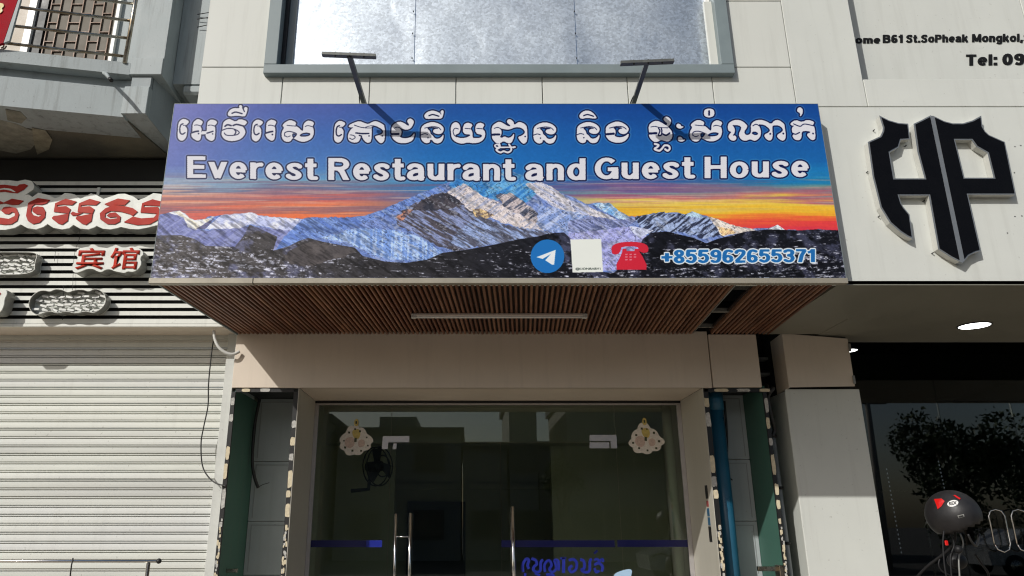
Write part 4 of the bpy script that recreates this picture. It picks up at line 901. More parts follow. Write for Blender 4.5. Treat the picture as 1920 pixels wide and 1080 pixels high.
# rough bracket bottom right niche
bk = thing('angle_bracket', 'rusty steel bracket across the foot of the green niche side', 'bracket', at(1435,1062,6.2))
a_, b_ = at(1421,1062,6.15), at(1462,1066,6.15)
box('arm', a_.x, b_.x, 6.14, 6.18, a_.z-.035, a_.z, 'steel', bk, .003); box('foot', b_.x-.02, b_.x+.01, 6.10, 6.2, a_.z-.2, a_.z+.01, 'steel', bk, .003)
bk2 = thing('angle_bracket', 'grey steel bracket at the foot of the left niche', 'bracket', at(425,1070,6.3))
a_, b_ = at(414,1066,6.3), at(446,1066,6.3)
box('arm', a_.x, b_.x, 6.28, 6.31, a_.z-.03, a_.z, 'steel', bk2, .003)
box('wall_cleat', a_.x-.02, a_.x, 6.26, 6.33, a_.z-.06, a_.z+.02, 'steel', bk2, .003)

# ================================================================== GLASS ENTRANCE
ent = thing('glass_entrance', 'frameless glass entrance with two doors and steel pull bars under the sign', 'door', (0, DY, .14))
ZT = at(900, 829, DY).z; ZG = ZB+.045
xA, xB, xM, xC = at(733,830,DY).x, at(1155,830,DY).x, at(938,830,DY).x, RX0
XL0 = NX1+.002
def pane(name, x0, x1, z0, z1, y=DY): return box(name, x0+.003, x1-.003, y, y+.010, z0+.003, z1-.003, 'door_glass', ent)
pane('side_pane', XL0, xA, .14, ZG); pane('side_pane', xB, xC-.002, .14, ZG); pane('transom_pane', xA, xB, ZT, ZG)
dl = pane('door_leaf', xA, xM, .15, ZT); dr = pane('door_leaf', xM, xB, .15, ZT)
box('head_channel', XL0, xC-.002, DY-.02, DY-.002, ZB-.022, ZB-.002, 'black', ent); box('head_track', XL0, xC-.002, DY-.016, DY-.003, ZB-.04, ZB-.024, 'patch_metal', ent)
box('jamb_channel', XL0, XL0+.035, DY-.02, DY-.003, .14, ZB-.042, 'patch_metal', ent); box('jamb_channel', xC-.04, xC-.002, DY-.02, DY-.003, .14, ZB-.042, 'patch_metal', ent)
def ptz(x, y): q = at(x, y, DY-.012); return (q.x, q.z)
shape('patch_fitting', [[ptz(718,818),ptz(767.5,817.5),ptz(767,829),ptz(728,829.5),ptz(727,842),ptz(716,842)]], DY-.018, DY-.003, 'patch_metal', ent)
shape('patch_fitting', [[ptz(738,831.5),ptz(744,831.5),ptz(743,842),ptz(736,842)]], DY-.016, DY-.003, 'patch_metal', dl)
shape('patch_fitting', [[ptz(1105.5,815.5),ptz(1155.5,815.5),ptz(1157,840.5),ptz(1145.5,840.5),ptz(1144.5,827),ptz(1105.5,827)]], DY-.018, DY-.003, 'patch_metal', ent)
shape('patch_fitting', [[ptz(1105.5,829.5),ptz(1142,829.5),ptz(1142.5,840.5),ptz(1105.5,840.5)]], DY-.016, DY-.003, 'patch_metal', dr)
def pull(px, py, y, r, par):
    q = at(px, py, y); tube('handle', [(q.x,y,.75),(q.x,y,q.z)], r, 'chrome', par, 14)
    for z in (q.z-.28, 1.0): tube('handle_standoff', [(q.x,y,z),(q.x,DY-.002,z)], .006, 'chrome', par, 8)
pull(742.5, 963, DY-.05, .0125, dl); pull(770, 962, DY-.07, .014, dl); pull(961, 950, DY-.08, .016, dr)
q = at(742.5, 963, DY-.05); q2 = at(770, 962, DY-.06)
tube('handle_bar', [(q.x,DY-.05,q.z-.19),(q2.x,DY-.06,q.z-.19)], .006, 'chrome', dl, 8)
def ribbon(px0, px1, py0, py1, mat, par, y=DY-.003):
    a_ = at(px0, py0, y); b_ = at(px1, py1, y); return box('blue_stripe', a_.x, b_.x, y-.0015, y, b_.z, a_.z, mat, par)
ribbon(573.5, 687, 1013, 1026, 'stripe_blue', ent); ribbon(687, 716, 1013, 1026, 'stripe_blue_lit', ent, DY-.0031)  # short brighter length: light on the stripe put into its colour
a_ = at(940,1013,DY); 
ribbon(940, 1153, 1013, 1026, 'stripe_blue', dr); ribbon(1157, 1298, 1012.5, 1025.5, 'stripe_blue', ent)
# blue Khmer lettering on the right door leaf
ZK = (960, 900); ks = 5.647
kw = [([(118,975),(112,900),(150,835),(178,850),(165,905),(180,940)],30), ([(205,830),(250,850),(262,890),(235,915),(225,950),(262,975),(300,955),(305,870),(330,845)],30),
      ([(350,975),(345,895),(390,850),(420,900),(395,945),(430,975),(470,930),(450,850),(490,860),(495,960)],28), ([(548,820),(545,985)],34), ([(510,830),(575,825)],22),
      ([(600,850),(650,840),(685,880),(675,945),(630,975),(605,935),(640,905)],30), ([(720,840),(760,860),(765,930),(735,950),(770,975),(820,960),(825,860),(845,835)],30),
      ([(870,850),(900,835),(925,860),(955,835),(965,870)],26), ([(870,900),(915,880),(958,915),(950,970)],30), ([(875,930),(890,975),(925,960)],28), ([(870,780),(905,745)],24), ([(140,985),(135,1040)],26), ([(360,1000),(440,1005),(430,1060)],26), ([(240,990),(300,1010)],20)]
for pts, wd in kw:
    pts = [(p_.x, p_.y) for p_ in smoothline([(a, b, 0) for a, b in pts], 4)]
    L_, R_ = [], []
    for i in range(len(pts)):
        (xa, ya), (xb, yb) = pts[max(0, i-1)], pts[min(len(pts)-1, i+1)]; d = math.hypot(xb-xa, yb-ya) or 1
        nx, ny = -(yb-ya)/d*wd/2, (xb-xa)/d*wd/2
        L_.append(axz(ZK[0]+(pts[i][0]+nx)/ks, ZK[1]+(pts[i][1]+ny)/ks, DY-.003)); R_.append(axz(ZK[0]+(pts[i][0]-nx)/ks, ZK[1]+(pts[i][1]-ny)/ks, DY-.003))
    n_ = len(L_); vs = [(x, DY-.0035, z) for x, z in L_]+[(x, DY-.0035, z) for x, z in R_]
    mesh('khmer_letter', vs, [(i, i+1, n_+i+1, n_+i) for i in range(n_-1)], 'stripe_blue_lit', dr)
# pale blue shape at the foot of the right door
pbp = [(1075,1016),(1100,985),(1160,960),(1235,942),(1262,948),(1272,970),(1262,1010),(1255,1060),(1080,1060)]
tag(shape('leaf_sticker', [rounded([axz(ZK[0]+a/ks, ZK[1]+b/ks, DY-.02) for a, b in pbp], 2)], DY-.02, DY-.008, 'pale_blue'), 'pale blue rounded shape at the bottom of the right glass door', 'sticker')
# floral stickers
def floral(cx, cy, w_, h_, label, seed):
    rr = random.Random(seed); y = DY-.004
    q = at(cx, cy, y); t = thing('floral_sticker', label, 'sticker', q, 'floral stickers on the glass')
    px = .00488; out = []
    cx_, cz_ = q.x, q.z-.045
    for k in range(64):
        a = 2*math.pi*k/64; r = .93+.15*abs(math.sin(a*4.5+seed))+.05*math.sin(a*3+seed)
        w2 = w_/2*px*(1.0 if math.sin(a) < 0 else 1-.45*math.sin(a)); h2 = h_*.40*px*(1.0 if math.sin(a) < 0 else 1.25)
        out.append((cx_+math.cos(a)*w2*r, cz_+math.sin(a)*h2*r))
    shape('flower_body', [out], y-.002, y, 'sticker_cream', t)
    shape('pink_petal', [rounded([(cx_-.09,cz_+.03),(cx_-.02,cz_+.045),(cx_+.0,cz_-.03),(cx_-.05,cz_-.07),(cx_-.10,cz_-.03)],2)], y-.0030, y-.0021, 'petal', t)
    shape('pink_petal', [rounded([(cx_+.02,cz_+.01),(cx_+.08,cz_+.02),(cx_+.09,cz_-.04),(cx_+.03,cz_-.06)],2)], y-.0030, y-.0021, 'petal', t)
    st = [(cx_-.012, cz_+.135),(cx_-.024, cz_+.165),(cx_-.010,cz_+.20),(cx_+.012,cz_+.20),(cx_+.022,cz_+.165),(cx_+.014,cz_+.135)]
    shape('stem_loop', [rounded(st,1)], y-.003, y-.0005, 'yellow', t)
    shape('yellow_centre', [rounded([(cx_-.040,cz_+.10),(cx_+.030,cz_+.115),(cx_+.045,cz_+.06),(cx_+.025,cz_+.015),(cx_-.020,cz_+.03)],2)], y-.0035, y-.0022, 'yellow', t)
    for k in range(9):
        a = 2*math.pi*k/9+.3*seed; s = rr.uniform(.007,.011); d = rr.uniform(.72,.84)
        x = cx_+math.cos(a)*w_/2*px*d*(1.0 if math.sin(a) < 0 else 1-.45*math.sin(a)); z = cz_+math.sin(a)*h_*.40*px*d*(1.0 if math.sin(a) < 0 else 1.2)
        shape('gem', [[(x-s,z-s*.8),(x+s*.9,z-s),(x+s,z+s*.8),(x-s*.8,z+s)]], y-.0045, y-.0037, 'sticker_dark', t)
    shape('gem', [[(cx_-.012,cz_-.005),(cx_+.010,cz_-.008),(cx_+.012,cz_+.03),(cx_-.010,cz_+.03)]], y-.0048, y-.0037, 'sticker_dark', t)
    shape('gem', [[(cx_-.007,cz_+.155),(cx_+.007,cz_+.155),(cx_+.007,cz_+.18),(cx_-.007,cz_+.18)]], y-.0045, y-.0032, 'sticker_dark', t)
floral(667, 818, 60, 60, 'cream and yellow flower sticker on the left side pane', 1)
floral(1210, 816, 62, 60, 'cream and yellow flower sticker on the right side pane', 2)
# small sticker strip on the right reveal
rs = thing('reveal_sticker', 'narrow black red and blue sticker strip on the right door reveal', 'sticker', (RX0-.001, 6.2, 1.75))
def rbox(name, py0, py1, y0_, y1_, mat):
    z1_ = CAMZ + (at(0,py0,6.22).z-CAMZ); z0_ = at(0,py1,6.22).z; return box(name, RX0-.003, RX0-.0005, y0_, y1_, z0_, z1_, mat, rs)
rbox('oval', 910, 935, 6.19, 6.25, 'black'); rbox('red_square', 939, 950, 6.195, 6.245, 'decal_red'); rbox('blue_square', 953, 968, 6.195, 6.25, 'decal_blue')
rbox('blue_square', 970, 985, 6.195, 6.25, 'decal_blue'); rbox('dark_bar', 987, 1016, 6.19, 6.255, 'black')

# guest house interior
gi = thing('entrance_hall', 'dim beige entrance hall seen through the glass doors', 'interior', (0, 9, .14))
box('back_wall', -2.2, 2.6, 12.2, 12.3, .14, 3.1, 'room_wall', gi); 
box('side_wall', -2.25, -1.98, 6.80, 12.3, .14, 3.1, 'room_wall', gi); box('side_wall', 2.50, 2.60, 6.80, 12.3, .14, 3.1, 'room_wall', gi)
box('ceiling', -2.2, 2.6, 6.8, 12.3, 3.0, 3.1, 'room_wall', gi); box('beam', -2.2, 2.5, 9.4, 9.7, 2.56, 3.0, 'room_wall', gi)
box('partition', -2.0, -.95, 9.75, 9.85, .14, 2.56, 'room_wall', gi); box('partition', 1.05, 2.5, 9.75, 9.85, .14, 2.56, 'room_wall', gi)
box('column', -1.62, -1.45, 7.4, 7.6, .14, 3.0, 'room_wall', gi); box('column', 2.0, 2.14, 7.5, 7.7, .14, 3.0, 'room_wall', gi)
box('dark_doorway', -.97, -.06, 12.1, 12.18, .14, 1.93, 'black', gi); box('ceiling_trim', -2.0, 2.5, 12.05, 12.18, 2.12, 2.2, 'room_wall', gi)  # doorway is a black sheet, the dark of the opening put into its colour
for k, x in enumerate((1.86, 2.02, 2.17)):
    tag(tube('curtain_fold', [(x,7.0,.2),(x+.01,7.0,1.5),(x-.005,7.0,2.95)], .045, 'room_wall', None, 8), ['leftmost', 'middle', 'rightmost'][k] + ' beige curtain fold hanging behind the right side pane', 'curtain', 'curtain folds')
def fan(cx, cy, y, r, label, turn):
    q = at(cx, cy, y); t = thing('wall_fan', label, 'fan', q); d = Matrix.Rotation(turn, 3, 'Z')
    for rr_, off in ((1.0, 0), (.55, -.04), (1.0, .05)):
        tube('guard_ring', [q + d@Vector((math.cos(a*math.pi/12)*r*rr_, off, math.sin(a*math.pi/12)*r*rr_)) for a in range(25)], .007, 'black', t, 6)
    for k in range(3):
        a = k*2.094; vs = []
        for (u, v) in ((.10,-.10),(.80,-.62),(.98,.10),(.15,.25)):
            vs.append(q + d@Vector((r*(u*math.cos(a)-v*math.sin(a)), .01+.02*v, r*(u*math.sin(a)+v*math.cos(a)))))
        mesh('blade', vs, [(0,1,2,3)], 'black', t)
    tube('motor', [q + d@Vector((0,-.02,0)), q + d@Vector((0,.16,0))], .05, 'black', t, 12)
    tube('arm', [q + d@Vector((0,.12,0)), q + d@Vector((0,.14,-.22)), q + d@Vector((-.18,.2,-.24))], .02, 'black', t, 8)
fan(712, 874, 7.6, .19, 'dark wall fan hanging behind the left glass near the door fitting', .95)

# ================================================================== FLOODLIGHT ARMS on top of the sign
def arm(base, tip, barL, barR, label, rr_):
    t = thing('floodlight_arm', label, 'lamp bracket', base, 'floodlight arms above the sign')
    d = (tip-base).normalized(); s = Vector((1,0,0)); up = d.cross(s).normalized()
    def sq(name, a, b, w_, h_, mat='galv_arm'):
        dd = (b-a).normalized(); ss = Vector((0,0,1)).cross(dd); ss = ss.normalized() if ss.length > .1 else Vector((1,0,0)); uu = dd.cross(ss).normalized()
        f = [a+ss*w_/2+uu*h_/2, a-ss*w_/2+uu*h_/2, a-ss*w_/2-uu*h_/2, a+ss*w_/2-uu*h_/2]
        return hexa(name, f, [v+(b-a) for v in f], mat, t)
    sq('arm_channel', base, tip, .030, .018)
    sq('arm_lip', base+s*.012+Vector((0,0,.016)), tip+s*.012+Vector((0,0,.016)), .006, .016)
    cb = sq('crossbar', barL, barR, .036, .020)
    for k in (.25, .52, .78):
        q = barL.lerp(barR, k); 
        o = tube('bolt', [q+Vector((0,-.008,-.018)), q+Vector((0,-.008,.016))], .006, 'black', None, 6); attach(o, cb)
    tube('wire', smoothline([base+Vector((-.03,0,-.02)), base.lerp(tip,.2)+Vector((-.02,0,.0)), base.lerp(tip,.35)+Vector((0,0,.01)), base.lerp(tip,.5)+Vector((.005,0,.02))]), .004, 'black_rubber', t, 5)
T1 = at(655,106,4.18); arm(Vector((at(684,197,4.72).x,4.73,at(684,199,4.72).z)), T1, at(604,102,4.18), at(705,106,4.18), 'left steel floodlight arm with a bare crossbar above the sign', 1)
T2 = at(1213,117,4.20); arm(Vector((at(1186,197,4.72).x,4.73,at(1186,199,4.72).z)), T2, at(1163,119,4.20), at(1263,115,4.20), 'right steel floodlight arm with a bare crossbar above the sign', 2)

# ================================================================== NEIGHBOUR ON THE LEFT
nb_ = thing('neighbour_house', 'grey painted shophouse on the left with an angled balcony and steel railing', 'building', (-4, 6, 0))
BYr, BXr = 5.33, at(242,140,5.33).x
A0 = at(0,120,5.145); Z_lt, Z_lb, Z_gb, Z_bb = at(236,118,BYr).z, at(242,140,BYr).z, at(255,163,BYr).z, at(249,217,BYr).z
dirv = Vector((BXr-A0.x, BYr-A0.y, 0)).normalized(); nrm = Vector((dirv.y, -dirv.x, 0))
if nrm.y > 0: nrm = -nrm
Rp = Vector((BXr, BYr, 0)); Lp = Rp - dirv*4.2
def slab(name, off, z0, z1, mat, back=.6, par=nb_, r_ext=0.0):
    a, b = Lp+nrm*(-off), Rp+dirv*r_ext+nrm*(-off)
    f = [Vector((a.x,a.y,z0)), Vector((b.x,b.y,z0)), Vector((b.x,b.y,z1)), Vector((a.x,a.y,z1))]
    k = Vector((0, back, 0)); return hexa(name, f, [v+k for v in f], mat, par)
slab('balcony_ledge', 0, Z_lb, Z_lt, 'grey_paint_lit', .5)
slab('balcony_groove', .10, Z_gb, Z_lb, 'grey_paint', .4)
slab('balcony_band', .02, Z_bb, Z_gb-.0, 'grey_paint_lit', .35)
XC = at(303,138,BYr).x
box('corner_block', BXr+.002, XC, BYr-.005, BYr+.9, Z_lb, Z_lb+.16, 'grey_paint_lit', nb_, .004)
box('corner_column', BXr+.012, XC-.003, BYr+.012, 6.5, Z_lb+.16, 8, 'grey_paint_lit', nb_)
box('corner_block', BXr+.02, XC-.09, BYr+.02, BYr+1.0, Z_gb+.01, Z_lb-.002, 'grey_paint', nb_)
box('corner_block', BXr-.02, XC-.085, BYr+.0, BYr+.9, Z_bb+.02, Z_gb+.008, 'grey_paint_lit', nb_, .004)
XQ = at(287,210,BYr).x
hexa('chamfer_block', [Vector((XC-.086,BYr+.06,Z_bb+.02)),Vector((XC-.086,6.4,Z_bb+.02)),Vector((XC-.086,6.4,Z_lb)),Vector((XC-.086,BYr+.06,Z_lb))], [Vector((XC+.02,5.9,Z_bb-.10)),Vector((XC+.02,6.5,Z_bb-.1)),Vector((XC+.02,6.5,Z_lb)),Vector((XC+.02,5.9,Z_lb))], 'grey_paint', nb_)
# balcony soffit
a, b = Lp+nrm*(-.06), Rp+nrm*(-.06)
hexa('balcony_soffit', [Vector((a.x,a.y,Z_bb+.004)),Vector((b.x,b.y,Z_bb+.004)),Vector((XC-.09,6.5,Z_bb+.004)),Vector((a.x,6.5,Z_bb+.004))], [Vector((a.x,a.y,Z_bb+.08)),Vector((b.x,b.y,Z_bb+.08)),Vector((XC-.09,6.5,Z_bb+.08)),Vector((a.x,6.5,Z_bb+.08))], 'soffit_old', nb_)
# peeled plaster flakes under the balcony
for k, pts in enumerate(([(0,225),(30,232),(60,245),(72,262),(58,280),(30,288),(0,282)], [(10,205),(38,210),(50,222),(40,232),(14,226)], [(60,240),(85,245),(98,262),(92,280),(70,290),(64,270)])):
    lp_ = []
    for (x_, y_) in pts:
        v_ = (PCY-y_)/F; dy_ = CP-v_*SP; dz_ = SP+v_*CP; t_ = (Z_bb-CAMZ-.002-.003*k)/dz_; lp_.append(Vector(((x_-PCX)/F*t_, dy_*t_, Z_bb-.002-.003*k)))
    hexa('plaster_flake', lp_, [v+Vector((0,0,.005)) for v in lp_], pm('flake%d' % k, [(.30,.29,.24),(.26,.25,.2),(.34,.31,.23)][k], .85, var=.3, scale=14, bump=.4), nb_)
box('rear_wall', -8, DX0-.02, 6.5, 6.6, 3.2, 8, 'grey_paint', nb_); box('rear_wall', -8, -2.2, 6.31, 6.45, 3.1, Z_bb, 'black', nb_)
box('party_wall', DX0-.06, DX0-.01, 5.95, 6.5, 4.3, 8, 'grey_paint', nb_)
box('wall_box', XC+.002, DX0-.012, 5.55, 5.94, 5.215, 8, 'grey_paint_lit', nb_)
box('wall_box', -2.475, DX0-.012, 5.548, 5.94, 5.12, 5.213, 'grey_paint_lit', nb_, .02)
for k in range(3):
    tube('cable_run', [at(370,27+k*9+(k>1)*6,5.53), at(400,22+k*9+(k>1)*4,5.50)], .004, 'black', nb_, 5)
# projecting drain spout with a black rim at its tip
ds = thing('drain_spout', 'small cement drain spout sticking out beneath the balcony ledge', 'pipe', at(196,138,5.25))
tube('spout', [at(193,136,5.34), at(200,140,5.16), at(207,149,5.10)], [.014,.016,.013], 'grey_paint_lit', ds, 8)
tube('spout_rim', [at(206,147,5.10), at(209,151,5.09)], .016, 'black', ds, 8)
# railing
rl = thing('balcony_railing', 'tarnished stainless steel balcony railing on the grey ledge', 'railing', (BXr, BYr, Z_lt))
ro = nrm*.0 + Vector((0,.05,0))
def railp(px, py, y): return at(px, py, y)
for (xa, ya, xb, yb) in ((31,13,246,39),(19,48,239,71.5),(12,81,232,105.5),(120,-8,250,7)):
    b_ = at(xb, yb, BYr); y_a = BYr - (b_.x - at(xa,ya,BYr-.15).x)*abs(dirv.y/dirv.x)
    a_ = at(xa, ya, y_a); ext = a_ + (a_-b_).normalized()*1.3
    tube('rail', [ext, b_], .0125, 'steel', rl, 10)
pp = at(234,118,BYr-.01); tube('post', [(pp.x,pp.y,Z_lt-.01),(at(255,0,BYr-.01).x,pp.y,at(255,0,BYr-.01).z+.35)], .018, 'steel', rl, 12)
tube('scroll', [at(0+12*math.cos(t_*.5)*(1-t_*.03), 86+8*math.sin(t_*.5)*(1-t_*.03), 5.15) for t_ in range(16)], .006, 'steel', rl, 6)
# window behind the railing
gw = thing('grille_window', 'brown tinted balcony window with a staggered metal grille behind the railing', 'window', at(150,60,5.95))
Yw_ = 5.95
box('pane', at(84,60,Yw_).x, at(218,60,Yw_).x, Yw_, Yw_+.03, 5.2, 7.4, 'brown_glass', gw)
box('bright_pane', -4.9, at(52,60,Yw_).x, Yw_-.02, Yw_+.01, 5.2, 7.4, 'bright_panel', gw)
box('white_stile', at(53,60,Yw_).x, at(66,60,Yw_).x, Yw_-.06, Yw_, 5.2, 7.4, 'white_paint', gw); box('black_stile', at(67,60,Yw_).x, at(84,60,Yw_).x, Yw_-.03, Yw_, 5.2, 7.4, 'black', gw)
box('white_stile', at(218,60,Yw_).x, at(224,60,Yw_).x, Yw_-.06, Yw_, 5.2, 7.4, 'white_paint', gw)
box('wall_strip', at(224.5,60,Yw_).x, XC-.05, Yw_-.02, Yw_+.05, 5.2, 7.4, 'grey_paint_lit', gw)
gx = [at(x_, 60, Yw_).x for x_ in (88,106,126,148,168,188,206)]
for i, x_ in enumerate(gx): box('grille_bar', x_-.0045, x_+.0045, Yw_-.016, Yw_-.004, 5.2, 7.4, 'brown_bar', gw)
for i in range(6):
    for k in range(8):
        z = 5.30+k*.21+(i%2)*.105
        if z < 7.3: box('grille_rung', gx[i]+.0045, gx[i+1]-.0045, Yw_-.015, Yw_-.005, z-.004, z+.004, 'brown_bar', gw)
box('balcony_floor', -6, XC-.1, 5.4, 6.4, Z_lb-.1, Z_lb-.01, 'grey_paint', nb_)
# red banner in the top left corner
rb = thing('red_banner', 'red hanging cloth banner with a yellow mark at the top left corner', 'banner', at(5,40,5.10))
RP = [(-40,95),(6,80),(35,-6),(45,-60),(-60,-60)]
shape('cloth', [[axz(a,b_,5.10) for a,b_ in RP]], 5.10, 5.125, 'red_cloth', rb)
shape('white_hem', [[axz(a,b_,5.10) for a,b_ in ((6.5,80),(17,76),(38,0),(47,-60),(45.5,-60),(35.5,-6))]], 5.102,5.122, 'grey_paint_lit', rb)
shape('yellow_mark', [rounded([axz(a,b_,5.095) for a,b_ in ((-10,6),(6,6),(8,12),(3,16),(6,20),(0,26),(-10,24))],1)], 5.092, 5.098, 'yellow', rb)

# ================================================================== LOUVRED FASCIA, its letters
LY = 5.93; LZ1, LZ0 = at(200,338,LY).z, at(200,610,LY).z; LX1 = at(440,620,LY).x
lf = thing('louvre_fascia', 'white horizontal louvre fascia above the roller shutter', 'louvre', (-3.5, LY, LZ0))
nsl = 20; ph = (LZ1-LZ0)/nsl
me = bpy.data.meshes.new('slat'); sx_ = 2.2; hh = ph*.545
prof = [(0,0),(0,hh),(.012,hh),(.055,hh+.012),(.055,hh+.008),(.014,hh-.006),(.008,hh-.008),(.008,.004)]
vs = [(-sx_, y_, z) for y_, z in prof]+[(sx_, y_, z) for y_, z in prof]; k = len(prof)
me.from_pydata(vs, [], [(i, (i+1)%k, k+(i+1)%k, k+i)[::-1] for i in range(k)]+[tuple(range(k)), tuple(range(k,2*k))[::-1]]); me.materials.append(M['louvre'])
for i in range(nsl):
    o = bpy.data.objects.new('slat', me); COL.objects.link(o); o.location = (LX1-sx_, LY+random.uniform(-.0015,.0015), LZ0+.02+i*ph); o.rotation_euler = (0, random.uniform(-.0009,.0009), 0); attach(o, lf)
box('backing_panel', LX1-4.4, LX1, LY+.10, LY+.12, LZ0+.02, LZ1+.25, 'louvre_back', lf)
box('bottom_edge', LX1-4.4, LX1, LY-.004, LY+.02, LZ0-.012, LZ0+.016, 'louvre', lf, .002)
box('end_cheek', LX1, LX1+.02, LY, LY+.30, LZ0-.01, LZ1, 'louvre', lf)
box('underside', LX1-4.4, LX1, LY+.022, 6.26, LZ0-.006, LZ0+.012, 'cream_clad', lf)
for (bx_, zs0) in ((185, LZ0+.02), (150, LZ0)):
    pass
for xx, ya, yb in ((186,352,366),(169,466,472),(152,560,577)):
    q = at(xx, ya, LY-.005); q2_ = at(xx, yb, LY-.005); box('fixing_clip', q.x-.012, q.x+.012, LY-.012, LY-.002, q2_.z, q.z, 'white_face', lf)
for pts in ([(145,386),(144,400),(150,440),(139,480),(136,560)], [(104,470),(102,490)], [(119,536),(117,600)]):
    tag(tube('loose_wire', smoothline([at(a, b_, LY-.02) for a, b_ in pts], 4), .002, 'black_rubber', None, 4), {5:'long thin wire dangling down the white louvre',2:'thin wire end'}.get(len(pts)) if len(pts) > 2 else {104:'short wire hanging above the left light box',119:'short wire hanging under the cloud shaped light box'}[pts[0][0]], 'wire')
# red Khmer channel sign
KY = 5.79; f6 = lambda l: [axz(x_/6.4, 330+y_/6.4, KY) for x_, y_ in l]
ks_ = thing('channel_letter_sign', 'white backed sign of red Khmer letters standing off the louvre', 'sign', at(150,430,KY))
back = [(-300,640),(60,645),(180,620),(250,580),(330,625),(430,640),(520,610),(570,575),(640,620),(740,640),(830,625),(880,585),(960,630),(1060,640),(1130,615),(1160,598),(1230,630),(1320,640),(1400,625),(1450,610),(1560,635),(1660,638),(1760,620),(1900,585),(2000,520),(2080,400),(2040,280),(1930,215),(1840,205),(1740,260),(1660,290),(1600,245),(1500,212),(1420,215),(1330,245),(1240,275),(1150,222),(1090,208),(1000,258),(960,272),(900,222),(860,212),(780,203),(700,255),(660,268),(600,232),(460,200),(390,250),(340,222),(300,230),(400,160),(412,110),(380,60),(300,43),(210,62),(100,50),(-300,50)]
shape('backing_box', [f6(back)], KY, KY+.12, 'white_face', ks_)
shape('return_edge', [f6([(x_, y_+(3 if y_ > 400 else -2)) for x_, y_ in back])], KY+.012, KY+.118, 'tin', ks_)
reds = [[(-150,330),(-40,285),(50,322),(150,276),(287,300),(230,345),(150,350),(60,330),(-40,345),(-150,345)],
 [(18,420),(50,380),(120,370),(200,390),(232,460),(210,540),(140,582),(60,587),(-150,560),(-150,500),(0,502),(110,518),(180,485),(190,450),(150,435),(110,462),(60,455)],
 [(343,330),(370,310),(460,268),(602,290),(560,332),(500,347),(420,342),(388,370),(375,430),(400,472),(470,492),(512,470),(440,462),(395,430),(400,385),(450,368),(520,375),(550,430),(542,500),(480,562),(400,580),(340,542),(318,480)],
 [(668,330),(795,276),(922,310),(870,352),(760,345),(690,355),(690,372),(800,365),(852,400),(830,452),(650,432)], [(630,502),(650,482),(700,478),(830,452),(815,542),(750,587),(700,572),(630,517)],
 [(850,452),(880,430),(920,447),(1000,440),(930,477),(870,477)],
 [(1255,340),(1420,273),(1562,295),(1500,352),(1360,350),(1500,365),(1600,390),(1655,430),(1595,482),(1560,460),(1450,430),(1330,422),(1270,450),(1262,500),(1330,522),(1412,510),(1400,492),(1320,500),(1285,478),(1320,447),(1390,440),(1450,490),(1442,550),(1380,582),(1290,580),(1208,522),(1203,450),(1270,390),(1330,370)],
 [(1600,490),(1700,512),(1850,502),(1890,455),(1690,440),(1710,330),(1835,283),(1982,320),(1930,362),(1730,355),(1730,378),(1900,375),(1932,440),(1912,520),(1800,582),(1650,592),(1490,556)],
 [(-150,120),(60,108),(210,127),(240,105),(300,98),(337,115),(290,165),(210,207),(130,202),(60,190),(-150,205)]]
reds.insert(5, [(x_+285, y_+2) for x_, y_ in reds[3]]); reds.insert(6, [(x_+285, y_+2) for x_, y_ in reds[4]])
for r__ in reds: shape('red_letter', [f6(r__)], KY-.008, KY-.001, 'red_face', ks_)
shape('highlight', [f6([(-20,165),(60,150),(140,160),(195,195),(180,200),(120,178),(50,168),(-20,178)])], KY-.011, KY-.0085, 'white_face', ks_)  # white strip stands for a highlight on the red letter
# Chinese characters
fz = lambda l, Y_: [axz(x_/6.0, 460+y_/6.0, Y_) for x_, y_ in l]
cs_ = thing('channel_letter_sign', 'small white backed sign with two red Chinese characters on the louvre', 'sign', at(205,510,KY))
bk_ = [(852,105),(870,40),(1000,12),(1050,20),(1200,38),(1260,18),(1320,12),(1400,28),(1480,8),(1560,28),(1622,90),(1572,140),(1592,200),(1562,260),(1500,300),(1430,290),(1400,312),(1340,300),(1290,290),(1240,268),(1190,270),(1140,302),(1090,290),(1050,265),(980,262),(920,290),(850,312),(808,280),(820,200),(882,150)]
shape('backing_box', [rounded(fz(bk_, KY),1)], KY, KY+.12, 'white_face', cs_); shape('return_edge', [offset_loop(rounded(fz(bk_, KY),1), .002)], KY+.012, KY+.118, 'tin', cs_)
a_, b_ = at(842/6, 460+272/6, KY), at(1194/6, 460+33/6, KY); place_text('red_character', '宾', a_.x, b_.x, a_.z, b_.z-a_.z, KY-.007, 'red_face', cs_, offset=.012, extrude=.006)
a_, b_ = at(1222/6, 460+270/6, KY), at(1580/6, 460+28/6, KY); place_text('red_character', '馆', a_.x, b_.x, a_.z, b_.z-a_.z, KY-.007, 'red_face', cs_, offset=.010, extrude=.006)
